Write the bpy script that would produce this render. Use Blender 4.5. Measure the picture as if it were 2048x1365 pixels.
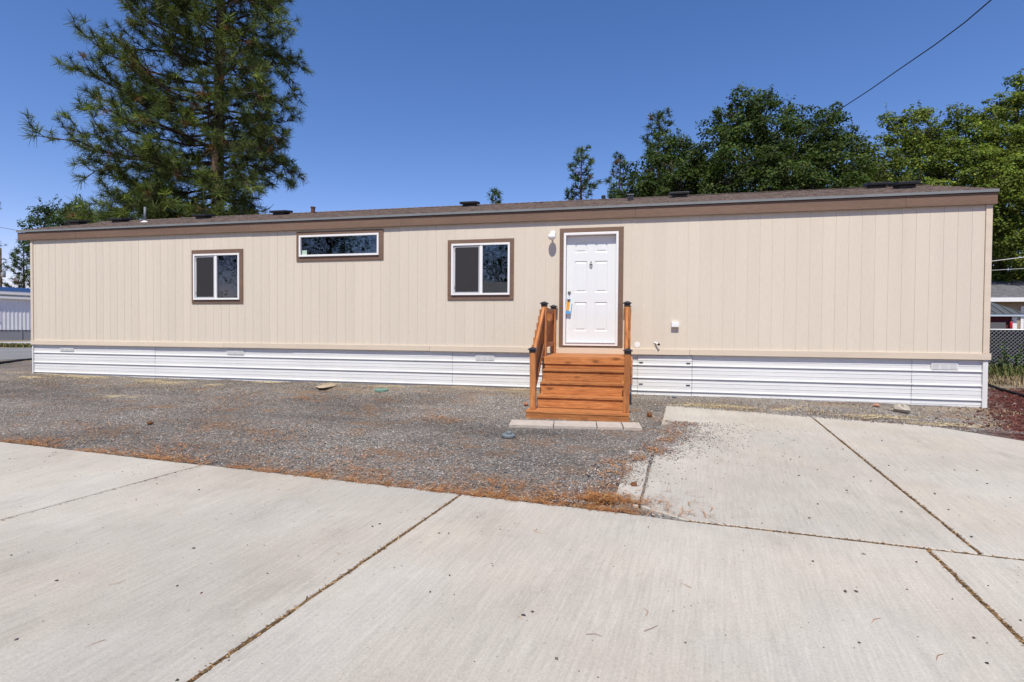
import bpy, math, random
import numpy as np
from mathutils import Vector, Matrix

for o in list(bpy.data.objects):
    bpy.data.objects.remove(o)
SC = bpy.context.scene
COL = SC.collection
R = math.radians
random.seed(7)

# ------------------------------------------------------------------ camera
# frame: X along the home's front wall (0 = left corner), Y into the scene (0 = wall), Z up (0 = floor line of the home)
F, YAW, PIT, ROL = 1067.0, -0.2166, 0.0187, 0.0076
CAM = np.array([14.341, -10.267, 0.420])
_fw = np.array([math.sin(YAW)*math.cos(PIT), math.cos(YAW)*math.cos(PIT), -math.sin(PIT)])
_rt = np.array([math.cos(YAW), -math.sin(YAW), 0.0])
_up = np.cross(_rt, _fw)
_r2 = math.cos(ROL)*_rt + math.sin(ROL)*_up
_u2 = -math.sin(ROL)*_rt + math.cos(ROL)*_up
cd = bpy.data.cameras.new('camera')
cam = bpy.data.objects.new('camera', cd)
COL.objects.link(cam)
cam.matrix_world = Matrix(((_r2[0], _u2[0], -_fw[0], CAM[0]), (_r2[1], _u2[1], -_fw[1], CAM[1]),
                           (_r2[2], _u2[2], -_fw[2], CAM[2]), (0, 0, 0, 1)))
cd.sensor_width = 36.0
cd.lens = F/2048*36
cd.clip_end = 3000
SC.camera = cam

# ------------------------------------------------------------------ sky, sun, exposure
SUN_EL = R(58)
SUN_AZ = R(2)            # sun stands behind the camera, almost square to the wall
w = bpy.data.worlds.new('World')
SC.world = w
w.use_nodes = True
nt = w.node_tree
bg = nt.nodes['Background']
sky = nt.nodes.new('ShaderNodeTexSky')
sky.sky_type = 'NISHITA'
sky.sun_disc = False
sky.sun_elevation = SUN_EL
sky.sun_rotation = math.pi - SUN_AZ
sky.altitude = 600
sky.air_density = 1.0
sky.dust_density = 0.15
sky.ozone_density = 6.0
hs = nt.nodes.new('ShaderNodeHueSaturation')
hs.inputs['Saturation'].default_value = 1.2
tint = nt.nodes.new('ShaderNodeVectorMath')
tint.operation = 'MULTIPLY'
tint.inputs[1].default_value = (1.70, 1.10, 1.10)
nt.links.new(sky.outputs[0], hs.inputs['Color'])
nt.links.new(hs.outputs[0], tint.inputs[0])
nt.links.new(tint.outputs[0], bg.inputs[0])
bg.inputs[1].default_value = 0.115
sd = bpy.data.lights.new('sun', 'SUN')
sd.energy = 4.2
sd.angle = R(0.53)
sd.color = (1.0, 0.935, 0.82)
sun = bpy.data.objects.new('sun', sd)
COL.objects.link(sun)
sun.location = (14, -30, 40)
sun.rotation_euler = (math.pi/2 - SUN_EL, 0, SUN_AZ)
SC.view_settings.view_transform = 'Standard'
SC.view_settings.look = 'None'
SC.view_settings.gamma = 1.0
SC.view_settings.exposure = 0.30
SC.view_settings.use_curve_mapping = False
SC.render.engine = 'CYCLES'
SC.cycles.use_denoising = True


# ------------------------------------------------------------------ pixel -> place
def ray(x, y):
    return _fw + (x-1024)/F*_r2 + (682.5-y)/F*_u2


def at_y(x, y, Y):
    d = ray(x, y)
    return CAM + d*((Y-CAM[1])/d[1])


def drive_z(Y):
    return -0.775 + 0.045*Y


def on_drive(x, y, dz=0.0):
    d = ray(x, y)
    # z = -0.775 + .045*Y + dz
    t = (-0.775 + dz + .045*CAM[1] - CAM[2])/(d[2]-.045*d[1])
    return CAM + d*t


def on_z(x, y, z):
    d = ray(x, y)
    return CAM + d*((z-CAM[2])/d[2])


GX = [-2, 0, 3.6, 6.9, 10.8, 12.4, 14.5, 15.5, 17.0, 19.0, 20.1, 22]
GZ = [-.70, -.695, -.72, -.71, -.685, -.695, -.745, -.745, -.735, -.765, -.785, -.79]


def ground_z(X, Y):
    X = np.asarray(X, float)
    Y = np.asarray(Y, float)
    gw = np.interp(X, GX, GZ)
    k = np.clip(1+Y/1.6, 0, 1)
    far = -0.775 + .045*np.clip(Y, -16, 0)
    return gw*k + far*(1-k)


# ------------------------------------------------------------------ materials
def mat(name, col, rough=.6, spec=.3, metal=0.0, var=0.0, var_scale=3.0, col2=None, bump=0.0, bump_scale=40.0,
        stretch=(1, 1, 1), coord='world', detail=6.0, fine=0.0, fine_scale=120.0, rnd=0.0, coat=0.0, trans=0.0):
    m = bpy.data.materials.new(name)
    m.use_nodes = True
    t = m.node_tree
    N, Lk = t.nodes, t.links
    b = N['Principled BSDF']
    b.inputs['Roughness'].default_value = rough
    b.inputs['Specular IOR Level'].default_value = spec
    b.inputs['Metallic'].default_value = metal
    b.inputs['Base Color'].default_value = (*col, 1)
    if coat:
        b.inputs['Coat Weight'].default_value = coat
    if not (var or bump or fine or rnd):
        return m
    if coord == 'world':
        g = N.new('ShaderNodeNewGeometry').outputs['Position']
    else:
        g = N.new('ShaderNodeTexCoord').outputs['Object']
    mp = N.new('ShaderNodeMapping')
    mp.inputs['Scale'].default_value = stretch
    Lk.new(g, mp.inputs[0])
    if coord != 'world':
        oi = N.new('ShaderNodeObjectInfo')
        ml = N.new('ShaderNodeMath')
        ml.operation = 'MULTIPLY'
        ml.inputs[1].default_value = 37.0
        Lk.new(oi.outputs['Random'], ml.inputs[0])
        cx = N.new('ShaderNodeCombineXYZ')
        for i in range(3):
            Lk.new(ml.outputs[0], cx.inputs[i])
        Lk.new(cx.outputs[0], mp.inputs['Location'])
    last = None
    if var or col2:
        n1 = N.new('ShaderNodeTexNoise')
        n1.inputs['Scale'].default_value = var_scale
        n1.inputs['Detail'].default_value = detail
        n1.inputs['Roughness'].default_value = .6
        Lk.new(mp.outputs[0], n1.inputs['Vector'])
        cr = N.new('ShaderNodeValToRGB')
        cr.color_ramp.elements[0].position = .3
        cr.color_ramp.elements[1].position = .7
        c2 = col2 or tuple(min(1, c*(1+var)) for c in col)
        c1 = col if col2 else tuple(c*(1-var) for c in col)
        cr.color_ramp.elements[0].color = (*c1, 1)
        cr.color_ramp.elements[1].color = (*c2, 1)
        Lk.new(n1.outputs[0], cr.inputs[0])
        last = cr.outputs[0]
    if fine:
        n2 = N.new('ShaderNodeTexNoise')
        n2.inputs['Scale'].default_value = fine_scale
        n2.inputs['Detail'].default_value = 3
        Lk.new(mp.outputs[0], n2.inputs['Vector'])
        mr = N.new('ShaderNodeMapRange')
        mr.inputs[1].default_value = .3
        mr.inputs[2].default_value = .7
        mr.inputs[3].default_value = 1-fine
        mr.inputs[4].default_value = 1+fine
        Lk.new(n2.outputs[0], mr.inputs[0])
        mx = N.new('ShaderNodeVectorMath')
        mx.operation = 'SCALE'
        if last:
            Lk.new(last, mx.inputs[0])
        else:
            mx.inputs[0].default_value = col
        Lk.new(mr.outputs[0], mx.inputs['Scale'])
        last = mx.outputs[0]
    if rnd:
        oi2 = N.new('ShaderNodeObjectInfo')
        mr = N.new('ShaderNodeMapRange')
        mr.inputs[3].default_value = 1-rnd
        mr.inputs[4].default_value = 1+rnd
        Lk.new(oi2.outputs['Random'], mr.inputs[0])
        mx = N.new('ShaderNodeVectorMath')
        mx.operation = 'SCALE'
        if last:
            Lk.new(last, mx.inputs[0])
        else:
            mx.inputs[0].default_value = col
        Lk.new(mr.outputs[0], mx.inputs['Scale'])
        last = mx.outputs[0]
    if last:
        Lk.new(last, b.inputs['Base Color'])
    if bump:
        n3 = N.new('ShaderNodeTexNoise')
        n3.inputs['Scale'].default_value = bump_scale
        n3.inputs['Detail'].default_value = 4
        Lk.new(mp.outputs[0], n3.inputs['Vector'])
        bp = N.new('ShaderNodeBump')
        bp.inputs['Strength'].default_value = bump
        bp.inputs['Distance'].default_value = .01
        Lk.new(n3.outputs[0], bp.inputs['Height'])
        Lk.new(bp.outputs[0], b.inputs['Normal'])
    return m


M = {}
M['siding'] = mat('siding_paint', (.625, .555, .455), .62, .25, var=.03, var_scale=.8, bump=.35, bump_scale=30, stretch=(3.2, 1, .35), fine=.035, fine_scale=26, rnd=.018)
M['groove'] = mat('siding_groove', (.56, .485, .385), .8, .1)
M['trim_tan'] = mat('tan_trim', (.62, .53, .42), .65, .2, var=.06, var_scale=2, bump=.2, bump_scale=40, stretch=(.3, 1, 2), rnd=.03)
M['brown'] = mat('brown_trim', (.175, .112, .080), .65, .25, var=.12, var_scale=2.5, bump=.5, bump_scale=60, stretch=(.25, 1, 2.0), fine=.10, fine_scale=35, rnd=.04)
M['white'] = mat('white_vinyl', (.77, .77, .76), .4, .4)
M['door'] = mat('white_door_paint', (.725, .752, .75), .38, .4, bump=.04, bump_scale=90)
M['skirt'] = mat('white_skirting_metal', (.67, .675, .665), .42, .45, var=.02, var_scale=1.2, fine=.015, fine_scale=9, rnd=.015)
M['drip'] = mat('grey_drip_edge', (.19, .205, .21), .5, .3, var=.1, var_scale=3)
M['shingle'] = mat('asphalt_shingle', (.105, .078, .066), .9, .1, col2=(.235, .185, .16), var=.25, var_scale=7, fine=.4, fine_scale=90, bump=.5, bump_scale=200)
M['black'] = mat('black_plastic', (.018, .019, .022), .45, .4, var=.1)
M['screen_frame'] = mat('dull_screen_frame', (.42, .43, .45), .5, .4)
M['interior'] = mat('interior_wall', (.30, .29, .27), .8, .1, var=.05)
M['lamp'] = mat('opal_glass', (.84, .84, .83), .2, .5)
M['nickel'] = mat('satin_nickel', (.35, .34, .33), .35, .5, metal=.9)
M['wood'] = mat('stained_cedar', (.32, .114, .038), .62, .22, col2=(.51, .215, .074), var=.1, var_scale=5, stretch=(.55, 6, 6), coord='object', fine=.22, fine_scale=14, bump=.25, bump_scale=30, rnd=.17)
def add_knots(m):
    t = m.node_tree
    N, Lk = t.nodes, t.links
    b = N['Principled BSDF']
    src = b.inputs['Base Color'].links[0].from_socket
    oi = N.new('ShaderNodeObjectInfo')
    cx = N.new('ShaderNodeVectorMath')
    cx.operation = 'SCALE'
    cx.inputs[0].default_value = (91, 53, 17)
    Lk.new(oi.outputs['Random'], cx.inputs['Scale'])
    mp = N.new('ShaderNodeMapping')
    mp.inputs['Scale'].default_value = (2.6, 6, 6)
    Lk.new(N.new('ShaderNodeTexCoord').outputs['Object'], mp.inputs[0])
    Lk.new(cx.outputs[0], mp.inputs['Location'])
    vo = N.new('ShaderNodeTexVoronoi')
    vo.inputs['Scale'].default_value = 1.0
    Lk.new(mp.outputs[0], vo.inputs['Vector'])
    mr = N.new('ShaderNodeMapRange')
    mr.inputs[1].default_value = .05
    mr.inputs[2].default_value = .22
    mr.inputs[3].default_value = .42
    mr.inputs[4].default_value = 1.0
    Lk.new(vo.outputs['Distance'], mr.inputs[0])
    vm = N.new('ShaderNodeVectorMath')
    vm.operation = 'SCALE'
    Lk.new(src, vm.inputs[0])
    Lk.new(mr.outputs[0], vm.inputs['Scale'])
    Lk.new(vm.outputs[0], b.inputs['Base Color'])


add_knots(M['wood'])
M['capmetal'] = mat('dark_post_cap', (.030, .026, .028), .38, .5, var=.1)
M['paver'] = mat('tan_paver', (.45, .395, .34), .85, .15, var=.10, var_scale=9, fine=.10, fine_scale=120, bump=.3, bump_scale=150, coord='object')
M['bark'] = mat('pine_bark', (.085, .058, .045), .9, .1, col2=(.17, .115, .085), var=.2, var_scale=5, stretch=(2, 2, .4), bump=1.0, bump_scale=9)
M['barkg'] = mat('grey_bark', (.075, .065, .055), .9, .1, var=.3, var_scale=6, bump=.6, bump_scale=20)
M['twig'] = mat('pine_twig', (.055, .040, .032), .9, .1, var=.2)
M['wire'] = mat('black_wire', (.02, .02, .022), .6, .3, var=.05)
M['alu_wire'] = mat('bare_wire', (.50, .50, .50), .4, .5, var=.05)
M['asphalt'] = mat('street_asphalt', (.21, .21, .21), .9, .1, var=.12, var_scale=.6, fine=.2, fine_scale=60, bump=.3, bump_scale=120)
M['sidewalk'] = mat('pale_sidewalk', (.42, .41, .39), .85, .15, var=.1, var_scale=1.5)
M['pole'] = mat('pole_wood', (.09, .065, .05), .9, .1, var=.2, var_scale=3)
M['galv'] = mat('galvanised', (.42, .43, .44), .45, .5, metal=.5, var=.05)
M['rubber'] = mat('black_edging', (.014, .013, .013), .7, .25, var=.1)
M['green_lid'] = mat('pale_green_lid', (.16, .27, .215), .6, .3, var=.12, var_scale=12)
M['rock'] = mat('pale_rock', (.40, .36, .30), .85, .15, var=.2, var_scale=9, fine=.15, bump=.6, bump_scale=30)
M['grey_cap'] = mat('weathered_grey_plastic', (.15, .175, .19), .6, .3, var=.15, var_scale=20)
M['cone'] = mat('pine_cone', (.16, .075, .035), .8, .1, var=.25, var_scale=60)


def glass_mat():
    m = bpy.data.materials.new('window_glass')
    m.use_nodes = True
    t = m.node_tree
    N, Lk = t.nodes, t.links
    N.remove(N['Principled BSDF'])
    tr = N.new('ShaderNodeBsdfTransparent')
    tr.inputs[0].default_value = (.62, .66, .65, 1)
    gl = N.new('ShaderNodeBsdfGlossy')
    gl.inputs['Roughness'].default_value = 0.0
    gl.inputs[0].default_value = (.95, .97, 1, 1)
    fr = N.new('ShaderNodeFresnel')
    fr.inputs[0].default_value = 1.95
    # old float glass is never quite flat
    n = N.new('ShaderNodeTexNoise')
    n.inputs['Scale'].default_value = 2.2
    g = N.new('ShaderNodeNewGeometry')
    Lk.new(g.outputs['Position'], n.inputs['Vector'])
    bp = N.new('ShaderNodeBump')
    bp.inputs['Strength'].default_value = .05
    bp.inputs['Distance'].default_value = .05
    Lk.new(n.outputs[0], bp.inputs['Height'])
    Lk.new(bp.outputs[0], gl.inputs['Normal'])
    mx = N.new('ShaderNodeMixShader')
    Lk.new(fr.outputs[0], mx.inputs[0])
    Lk.new(tr.outputs[0], mx.inputs[1])
    Lk.new(gl.outputs[0], mx.inputs[2])
    Lk.new(mx.outputs[0], N['Material Output'].inputs[0])
    return m


def screen_mat():
    m = bpy.data.materials.new('insect_screen')
    m.use_nodes = True
    t = m.node_tree
    N, Lk = t.nodes, t.links
    b = N['Principled BSDF']
    b.inputs['Base Color'].default_value = (.035, .032, .034, 1)
    b.inputs['Roughness'].default_value = .7
    tr = N.new('ShaderNodeBsdfTransparent')
    mx = N.new('ShaderNodeMixShader')
    mx.inputs[0].default_value = .62
    Lk.new(tr.outputs[0], mx.inputs[1])
    Lk.new(b.outputs[0], mx.inputs[2])
    Lk.new(mx.outputs[0], N['Material Output'].inputs[0])
    return m


M['glass'] = glass_mat()
M['screen'] = screen_mat()


def attr_mat(name, rough=.7, spec=.2, transl=0.0, bump=0):
    """colour comes from the per-piece attribute Col (each stone, needle or leaf has its own colour)"""
    m = bpy.data.materials.new(name)
    m.use_nodes = True
    t = m.node_tree
    N, Lk = t.nodes, t.links
    b = N['Principled BSDF']
    b.inputs['Roughness'].default_value = rough
    b.inputs['Specular IOR Level'].default_value = spec
    a = N.new('ShaderNodeAttribute')
    a.attribute_name = 'Col'
    Lk.new(a.outputs['Color'], b.inputs['Base Color'])
    if transl:
        tb = N.new('ShaderNodeBsdfTranslucent')
        vm = N.new('ShaderNodeVectorMath')
        vm.operation = 'MULTIPLY'
        vm.inputs[1].default_value = (1.1, 1.35, .45)
        Lk.new(a.outputs['Color'], vm.inputs[0])
        Lk.new(vm.outputs[0], tb.inputs[0])
        mx = N.new('ShaderNodeMixShader')
        mx.inputs[0].default_value = transl
        Lk.new(b.outputs[0], mx.inputs[1])
        Lk.new(tb.outputs[0], mx.inputs[2])
        Lk.new(mx.outputs[0], N['Material Output'].inputs[0])
    return m


M['leaf'] = attr_mat('leaves', .6, .10, .28)
M['needle'] = attr_mat('pine_needles', .55, .15, .15)
M['stone'] = attr_mat('stones', .85, .2)
M['litter'] = attr_mat('dry_litter', .8, .15)


# ------------------------------------------------------------------ mesh helpers
class MB:
    def __init__(self):
        self.v, self.f = [], []

    def add(self, vs, fs):
        n = len(self.v)
        self.v += [tuple(map(float, p)) for p in vs]
        self.f += [tuple(i+n for i in f) for f in fs]
        return self

    def box(self, x0, x1, y0, y1, z0, z1):
        return self.add([(x0, y0, z0), (x1, y0, z0), (x1, y1, z0), (x0, y1, z0), (x0, y0, z1), (x1, y0, z1), (x1, y1, z1), (x0, y1, z1)],
                        [(0, 3, 2, 1), (4, 5, 6, 7), (0, 1, 5, 4), (1, 2, 6, 5), (2, 3, 7, 6), (3, 0, 4, 7)])

    def quad(self, a, b, c, d):
        return self.add([a, b, c, d], [(0, 1, 2, 3)])

    def tube(self, pts, rad, sides=6, cap=True):
        pts = [Vector(p) for p in pts]
        if not hasattr(rad, '__len__'):
            rad = [rad]*len(pts)
        vs, fs = [], []
        ref = None
        for i, p in enumerate(pts):
            d = (pts[min(i+1, len(pts)-1)] - pts[max(i-1, 0)]).normalized()
            if ref is None:
                ref = d.orthogonal().normalized()
            ref = (ref - d*ref.dot(d))
            ref = ref.normalized() if ref.length > 1e-6 else d.orthogonal().normalized()
            s = d.cross(ref)
            for k in range(sides):
                a = 2*math.pi*k/sides
                vs.append(p + (ref*math.cos(a) + s*math.sin(a))*rad[i])
        for i in range(len(pts)-1):
            for k in range(sides):
                k2 = (k+1) % sides
                fs.append((i*sides+k, i*sides+k2, (i+1)*sides+k2, (i+1)*sides+k))
        if cap:
            fs.append(tuple(range(sides-1, -1, -1)))
            fs.append(tuple((len(pts)-1)*sides+k for k in range(sides)))
        return self.add(vs, fs)

    def lathe(self, prof, sides=20, center=(0, 0, 0), axis='z'):
        vs, fs = [], []
        for r, h in prof:
            for k in range(sides):
                a = 2*math.pi*k/sides
                p = (r*math.cos(a), r*math.sin(a), h) if axis == 'z' else (r*math.cos(a), -h, r*math.sin(a))
                vs.append((p[0]+center[0], p[1]+center[1], p[2]+center[2]))
        for i in range(len(prof)-1):
            for k in range(sides):
                k2 = (k+1) % sides
                fs.append((i*sides+k, i*sides+k2, (i+1)*sides+k2, (i+1)*sides+k))
        fs.append(tuple(range(sides-1, -1, -1)))
        fs.append(tuple((len(prof)-1)*sides+k for k in range(sides)))
        return self.add(vs, fs)

    def build(self, name, m, parent=None, loc=(0, 0, 0), rot=(0, 0, 0), smooth=False, bevel=0):
        me = bpy.data.meshes.new(name)
        me.from_pydata(self.v, [], self.f)
        me.update()
        if smooth:
            me.polygons.foreach_set('use_smooth', [True]*len(me.polygons))
        return link(name, me, m, parent, loc, rot, bevel)


def link(name, me, m, parent=None, loc=(0, 0, 0), rot=(0, 0, 0), bevel=0):
    o = bpy.data.objects.new(name, me)
    COL.objects.link(o)
    if m is not None and len(me.materials) == 0:
        me.materials.append(M[m] if isinstance(m, str) else m)
    o.parent = parent
    o.location = loc
    o.rotation_euler = rot
    if bevel:
        bv = o.modifiers.new('edge', 'BEVEL')
        bv.width = bevel
        bv.segments = 2
        bv.limit_method = 'ANGLE'
    return o


def tag(o, label=None, cat=None, group=None, kind=None):
    if label:
        o['label'] = label
    if cat:
        o['category'] = cat
    if group:
        o['group'] = group
    if kind:
        o['kind'] = kind
    return o


def thing(name, label, cat, loc=(0, 0, 0), group=None):
    o = bpy.data.objects.new(name, None)
    COL.objects.link(o)
    o.location = loc
    o.empty_display_size = .2
    return tag(o, label, cat, group)


def raw_mesh(name, co, tris, cols, m, parent=None, loc=(0, 0, 0), nv=3):
    """big triangle / quad soups straight from numpy; cols is one colour per vertex"""
    me = bpy.data.meshes.new(name)
    co = np.ascontiguousarray(co, np.float32).reshape(-1, 3)
    tris = np.ascontiguousarray(tris, np.int32).reshape(-1, nv)
    me.vertices.add(len(co))
    me.vertices.foreach_set('co', co.ravel())
    me.loops.add(tris.size)
    me.loops.foreach_set('vertex_index', tris.ravel())
    me.polygons.add(len(tris))
    me.polygons.foreach_set('loop_start', np.arange(0, tris.size, nv, dtype=np.int32))
    me.polygons.foreach_set('loop_total', np.full(len(tris), nv, np.int32))
    me.update(calc_edges=True)
    if cols is not None:
        a = me.color_attributes.new('Col', 'FLOAT_COLOR', 'POINT')
        c4 = np.ones((len(co), 4), np.float32)
        c4[:, :3] = cols
        a.data.foreach_set('color', c4.ravel())
    return link(name, me, m, parent, loc)


def nrm(a):
    return a/np.maximum(np.linalg.norm(a, axis=-1, keepdims=True), 1e-9)


def minus(rect, holes):
    """rectangle minus rectangles -> list of rectangles"""
    x0, x1, z0, z1 = rect
    xs = sorted({x0, x1, *[h[0] for h in holes if x0 < h[0] < x1], *[h[1] for h in holes if x0 < h[1] < x1]})
    out = []
    for a, b in zip(xs[:-1], xs[1:]):
        cuts = sorted((max(h[2], z0), min(h[3], z1)) for h in holes if h[0] <= a+1e-6 and h[1] >= b-1e-6 and h[3] > z0 and h[2] < z1)
        z = z0
        for c0, c1 in cuts:
            if c0 > z:
                out.append((a, b, z, c0))
            z = max(z, c1)
        if z < z1:
            out.append((a, b, z, z1))
    return out


rng = np.random.default_rng(11)


# ------------------------------------------------------------------ ground
def ground_mat():
    m = bpy.data.materials.new('gravel_and_dirt')
    m.use_nodes = True
    t = m.node_tree
    N, Lk = t.nodes, t.links
    b = N['Principled BSDF']
    b.inputs['Roughness'].default_value = .9
    b.inputs['Specular IOR Level'].default_value = .15
    pos = N.new('ShaderNodeNewGeometry').outputs['Position']

    def noise(scale, detail=5, rough=.6, st=None):
        n = N.new('ShaderNodeTexNoise')
        n.inputs['Scale'].default_value = scale
        n.inputs['Detail'].default_value = detail
        n.inputs['Roughness'].default_value = rough
        if st:
            mp = N.new('ShaderNodeMapping')
            mp.inputs['Scale'].default_value = st
            Lk.new(pos, mp.inputs[0])
            Lk.new(mp.outputs[0], n.inputs['Vector'])
        else:
            Lk.new(pos, n.inputs['Vector'])
        return n.outputs[0]

    def ramp(src, *stops, const=False):
        r = N.new('ShaderNodeValToRGB')
        el = r.color_ramp.elements
        if const:
            r.color_ramp.interpolation = 'CONSTANT'
        while len(el) < len(stops):
            el.new(.5)
        for e, (p, c) in zip(el, stops):
            e.position = p
            e.color = (*c, 1) if hasattr(c, '__len__') else (c, c, c, 1)
        Lk.new(src, r.inputs[0])
        return r.outputs[0]

    def mix(f, a, c):
        x = N.new('ShaderNodeMix')
        x.data_type = 'RGBA'
        Lk.new(f, x.inputs[0])
        Lk.new(a, x.inputs[6])
        Lk.new(c, x.inputs[7])
        return x.outputs[2]

    def math_(op, a, c, cl=False):
        x = N.new('ShaderNodeMath')
        x.operation = op
        x.use_clamp = cl
        for i, s in enumerate((a, c)):
            if isinstance(s, (int, float)):
                x.inputs[i].default_value = s
            else:
                Lk.new(s, x.inputs[i])
        return x.outputs[0]

    # crushed gravel: one colour per stone
    vo = N.new('ShaderNodeTexVoronoi')
    vo.inputs['Scale'].default_value = 68
    Lk.new(pos, vo.inputs['Vector'])
    sep = N.new('ShaderNodeSeparateColor')
    Lk.new(vo.outputs['Color'], sep.inputs[0])
    grav = ramp(sep.outputs[0], (0, (.092, .090, .088)), (.22, (.19, .183, .176)), (.48, (.27, .26, .245)), (.68, (.26, .20, .145)),
                (.80, (.15, .13, .115)), (.90, (.42, .39, .355)), (.965, (.66, .64, .60)), const=True)
    tone = N.new('ShaderNodeVectorMath')
    tone.operation = 'MULTIPLY'
    Lk.new(grav, tone.inputs[0])
    Lk.new(ramp(noise(.55, 5, .6, (.6, 1.3, 1)), (.30, (.50, .485, .48)), (.5, (.84, .81, .785)), (.70, (1.12, 1.10, 1.07))), tone.inputs[1])
    grav = tone.outputs[0]
    # sandy and needle-strewn patches
    patch = ramp(noise(.9, 6, .65, (.55, 1.5, 1)), (.53, 0.0), (.68, .75))
    sand = ramp(noise(60, 3), (.3, (.30, .215, .13)), (.7, (.46, .36, .235)))
    needl = ramp(noise(45, 4), (.3, (.16, .085, .04)), (.7, (.33, .17, .07)))
    patch2 = ramp(noise(1.6, 6, .7, (1, 1.4, 1)), (.52, 0.0), (.66, .9))
    sx = N.new('ShaderNodeSeparateXYZ')
    Lk.new(pos, sx.inputs[0])
    X, Y = sx.outputs[0], sx.outputs[1]
    nearwall = math_('MULTIPLY', ramp(math_('ADD', math_('MULTIPLY', Y, .5), 1.0), (.35, 0.0), (.95, 1.0)), patch)
    g1 = mix(nearwall, grav, sand)
    g1 = mix(math_('MULTIPLY', patch2, .55), g1, needl)
    # red lava rock right of the home
    vo2 = N.new('ShaderNodeTexVoronoi')
    vo2.inputs['Scale'].default_value = 26
    Lk.new(pos, vo2.inputs['Vector'])
    sep2 = N.new('ShaderNodeSeparateColor')
    Lk.new(vo2.outputs['Color'], sep2.inputs[0])
    lava = ramp(sep2.outputs[0], (0, (.045, .016, .013)), (.3, (.10, .032, .025)), (.6, (.15, .055, .042)), (.9, (.20, .10, .08)), const=True)
    wob = math_('MULTIPLY', math_('SUBTRACT', noise(2.2, 4), .5), 1.2)
    lm = ramp(math_('ADD', math_('SUBTRACT', X, math_('ADD', math_('MULTIPLY', Y, .55), 19.75)), wob), (.2, 0.0), (.7, 1.0))
    g2 = mix(lm, g1, lava)
    # dirt, dry grass beyond
    dirt = ramp(noise(1.4, 8, .7), (.3, (.15, .115, .075)), (.55, (.25, .20, .14)), (.75, (.20, .18, .09)))
    dr = math_('ADD', ramp(math_('ADD', math_('MULTIPLY', math_('ADD', math_('SUBTRACT', Y, 3.2), wob), .5), .0), (.0, 0.0), (.5, 1.0)),
               ramp(math_('MULTIPLY', math_('SUBTRACT', -9.0, X), .3), (0, 0.0), (1, 1.0)), True)
    g3 = mix(dr, g2, dirt)
    Lk.new(g3, b.inputs['Base Color'])
    bp = N.new('ShaderNodeBump')
    bp.inputs['Strength'].default_value = .9
    bp.inputs['Distance'].default_value = .012
    bp.invert = True
    Lk.new(vo.outputs['Distance'], bp.inputs['Height'])
    Lk.new(bp.outputs[0], b.inputs['Normal'])
    return m


def axis(lo, hi, a, b, step):
    near = list(np.arange(a, b+1e-6, step))
    left, x, s = [], a, step
    while x > lo:
        s *= 1.5
        x -= s
        left.append(max(x, lo))
    right, x, s = [], b, step
    while x < hi:
        s *= 1.5
        x += s
        right.append(min(x, hi))
    return np.array(left[::-1] + near + right)


gx, gy = axis(-600, 600, -6, 26, .25), axis(-300, 900, -13, 6, .2)
XX, YY = np.meshgrid(gx, gy)
ZZ = ground_z(XX, YY)
nearm = ((XX > -8) & (XX < 30) & (YY > -13) & (YY < 6))
ZZ = ZZ + nearm*(rng.normal(0, .005, ZZ.shape) + .008*np.sin(XX*1.7+YY*2.3)*np.sin(YY*1.9-XX*.6)) - .012
nx, ny = len(gx), len(gy)
idx = np.arange(nx*ny).reshape(ny, nx)
quads = np.stack([idx[:-1, :-1], idx[:-1, 1:], idx[1:, 1:], idx[1:, :-1]], -1).reshape(-1, 4)
M['ground'] = ground_mat()
g = raw_mesh('ground', np.stack([XX, YY, ZZ], -1), quads, None, 'ground', nv=4)
tag(g, kind='structure')
g.data.polygons.foreach_set('use_smooth', [True]*len(g.data.polygons))


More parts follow.
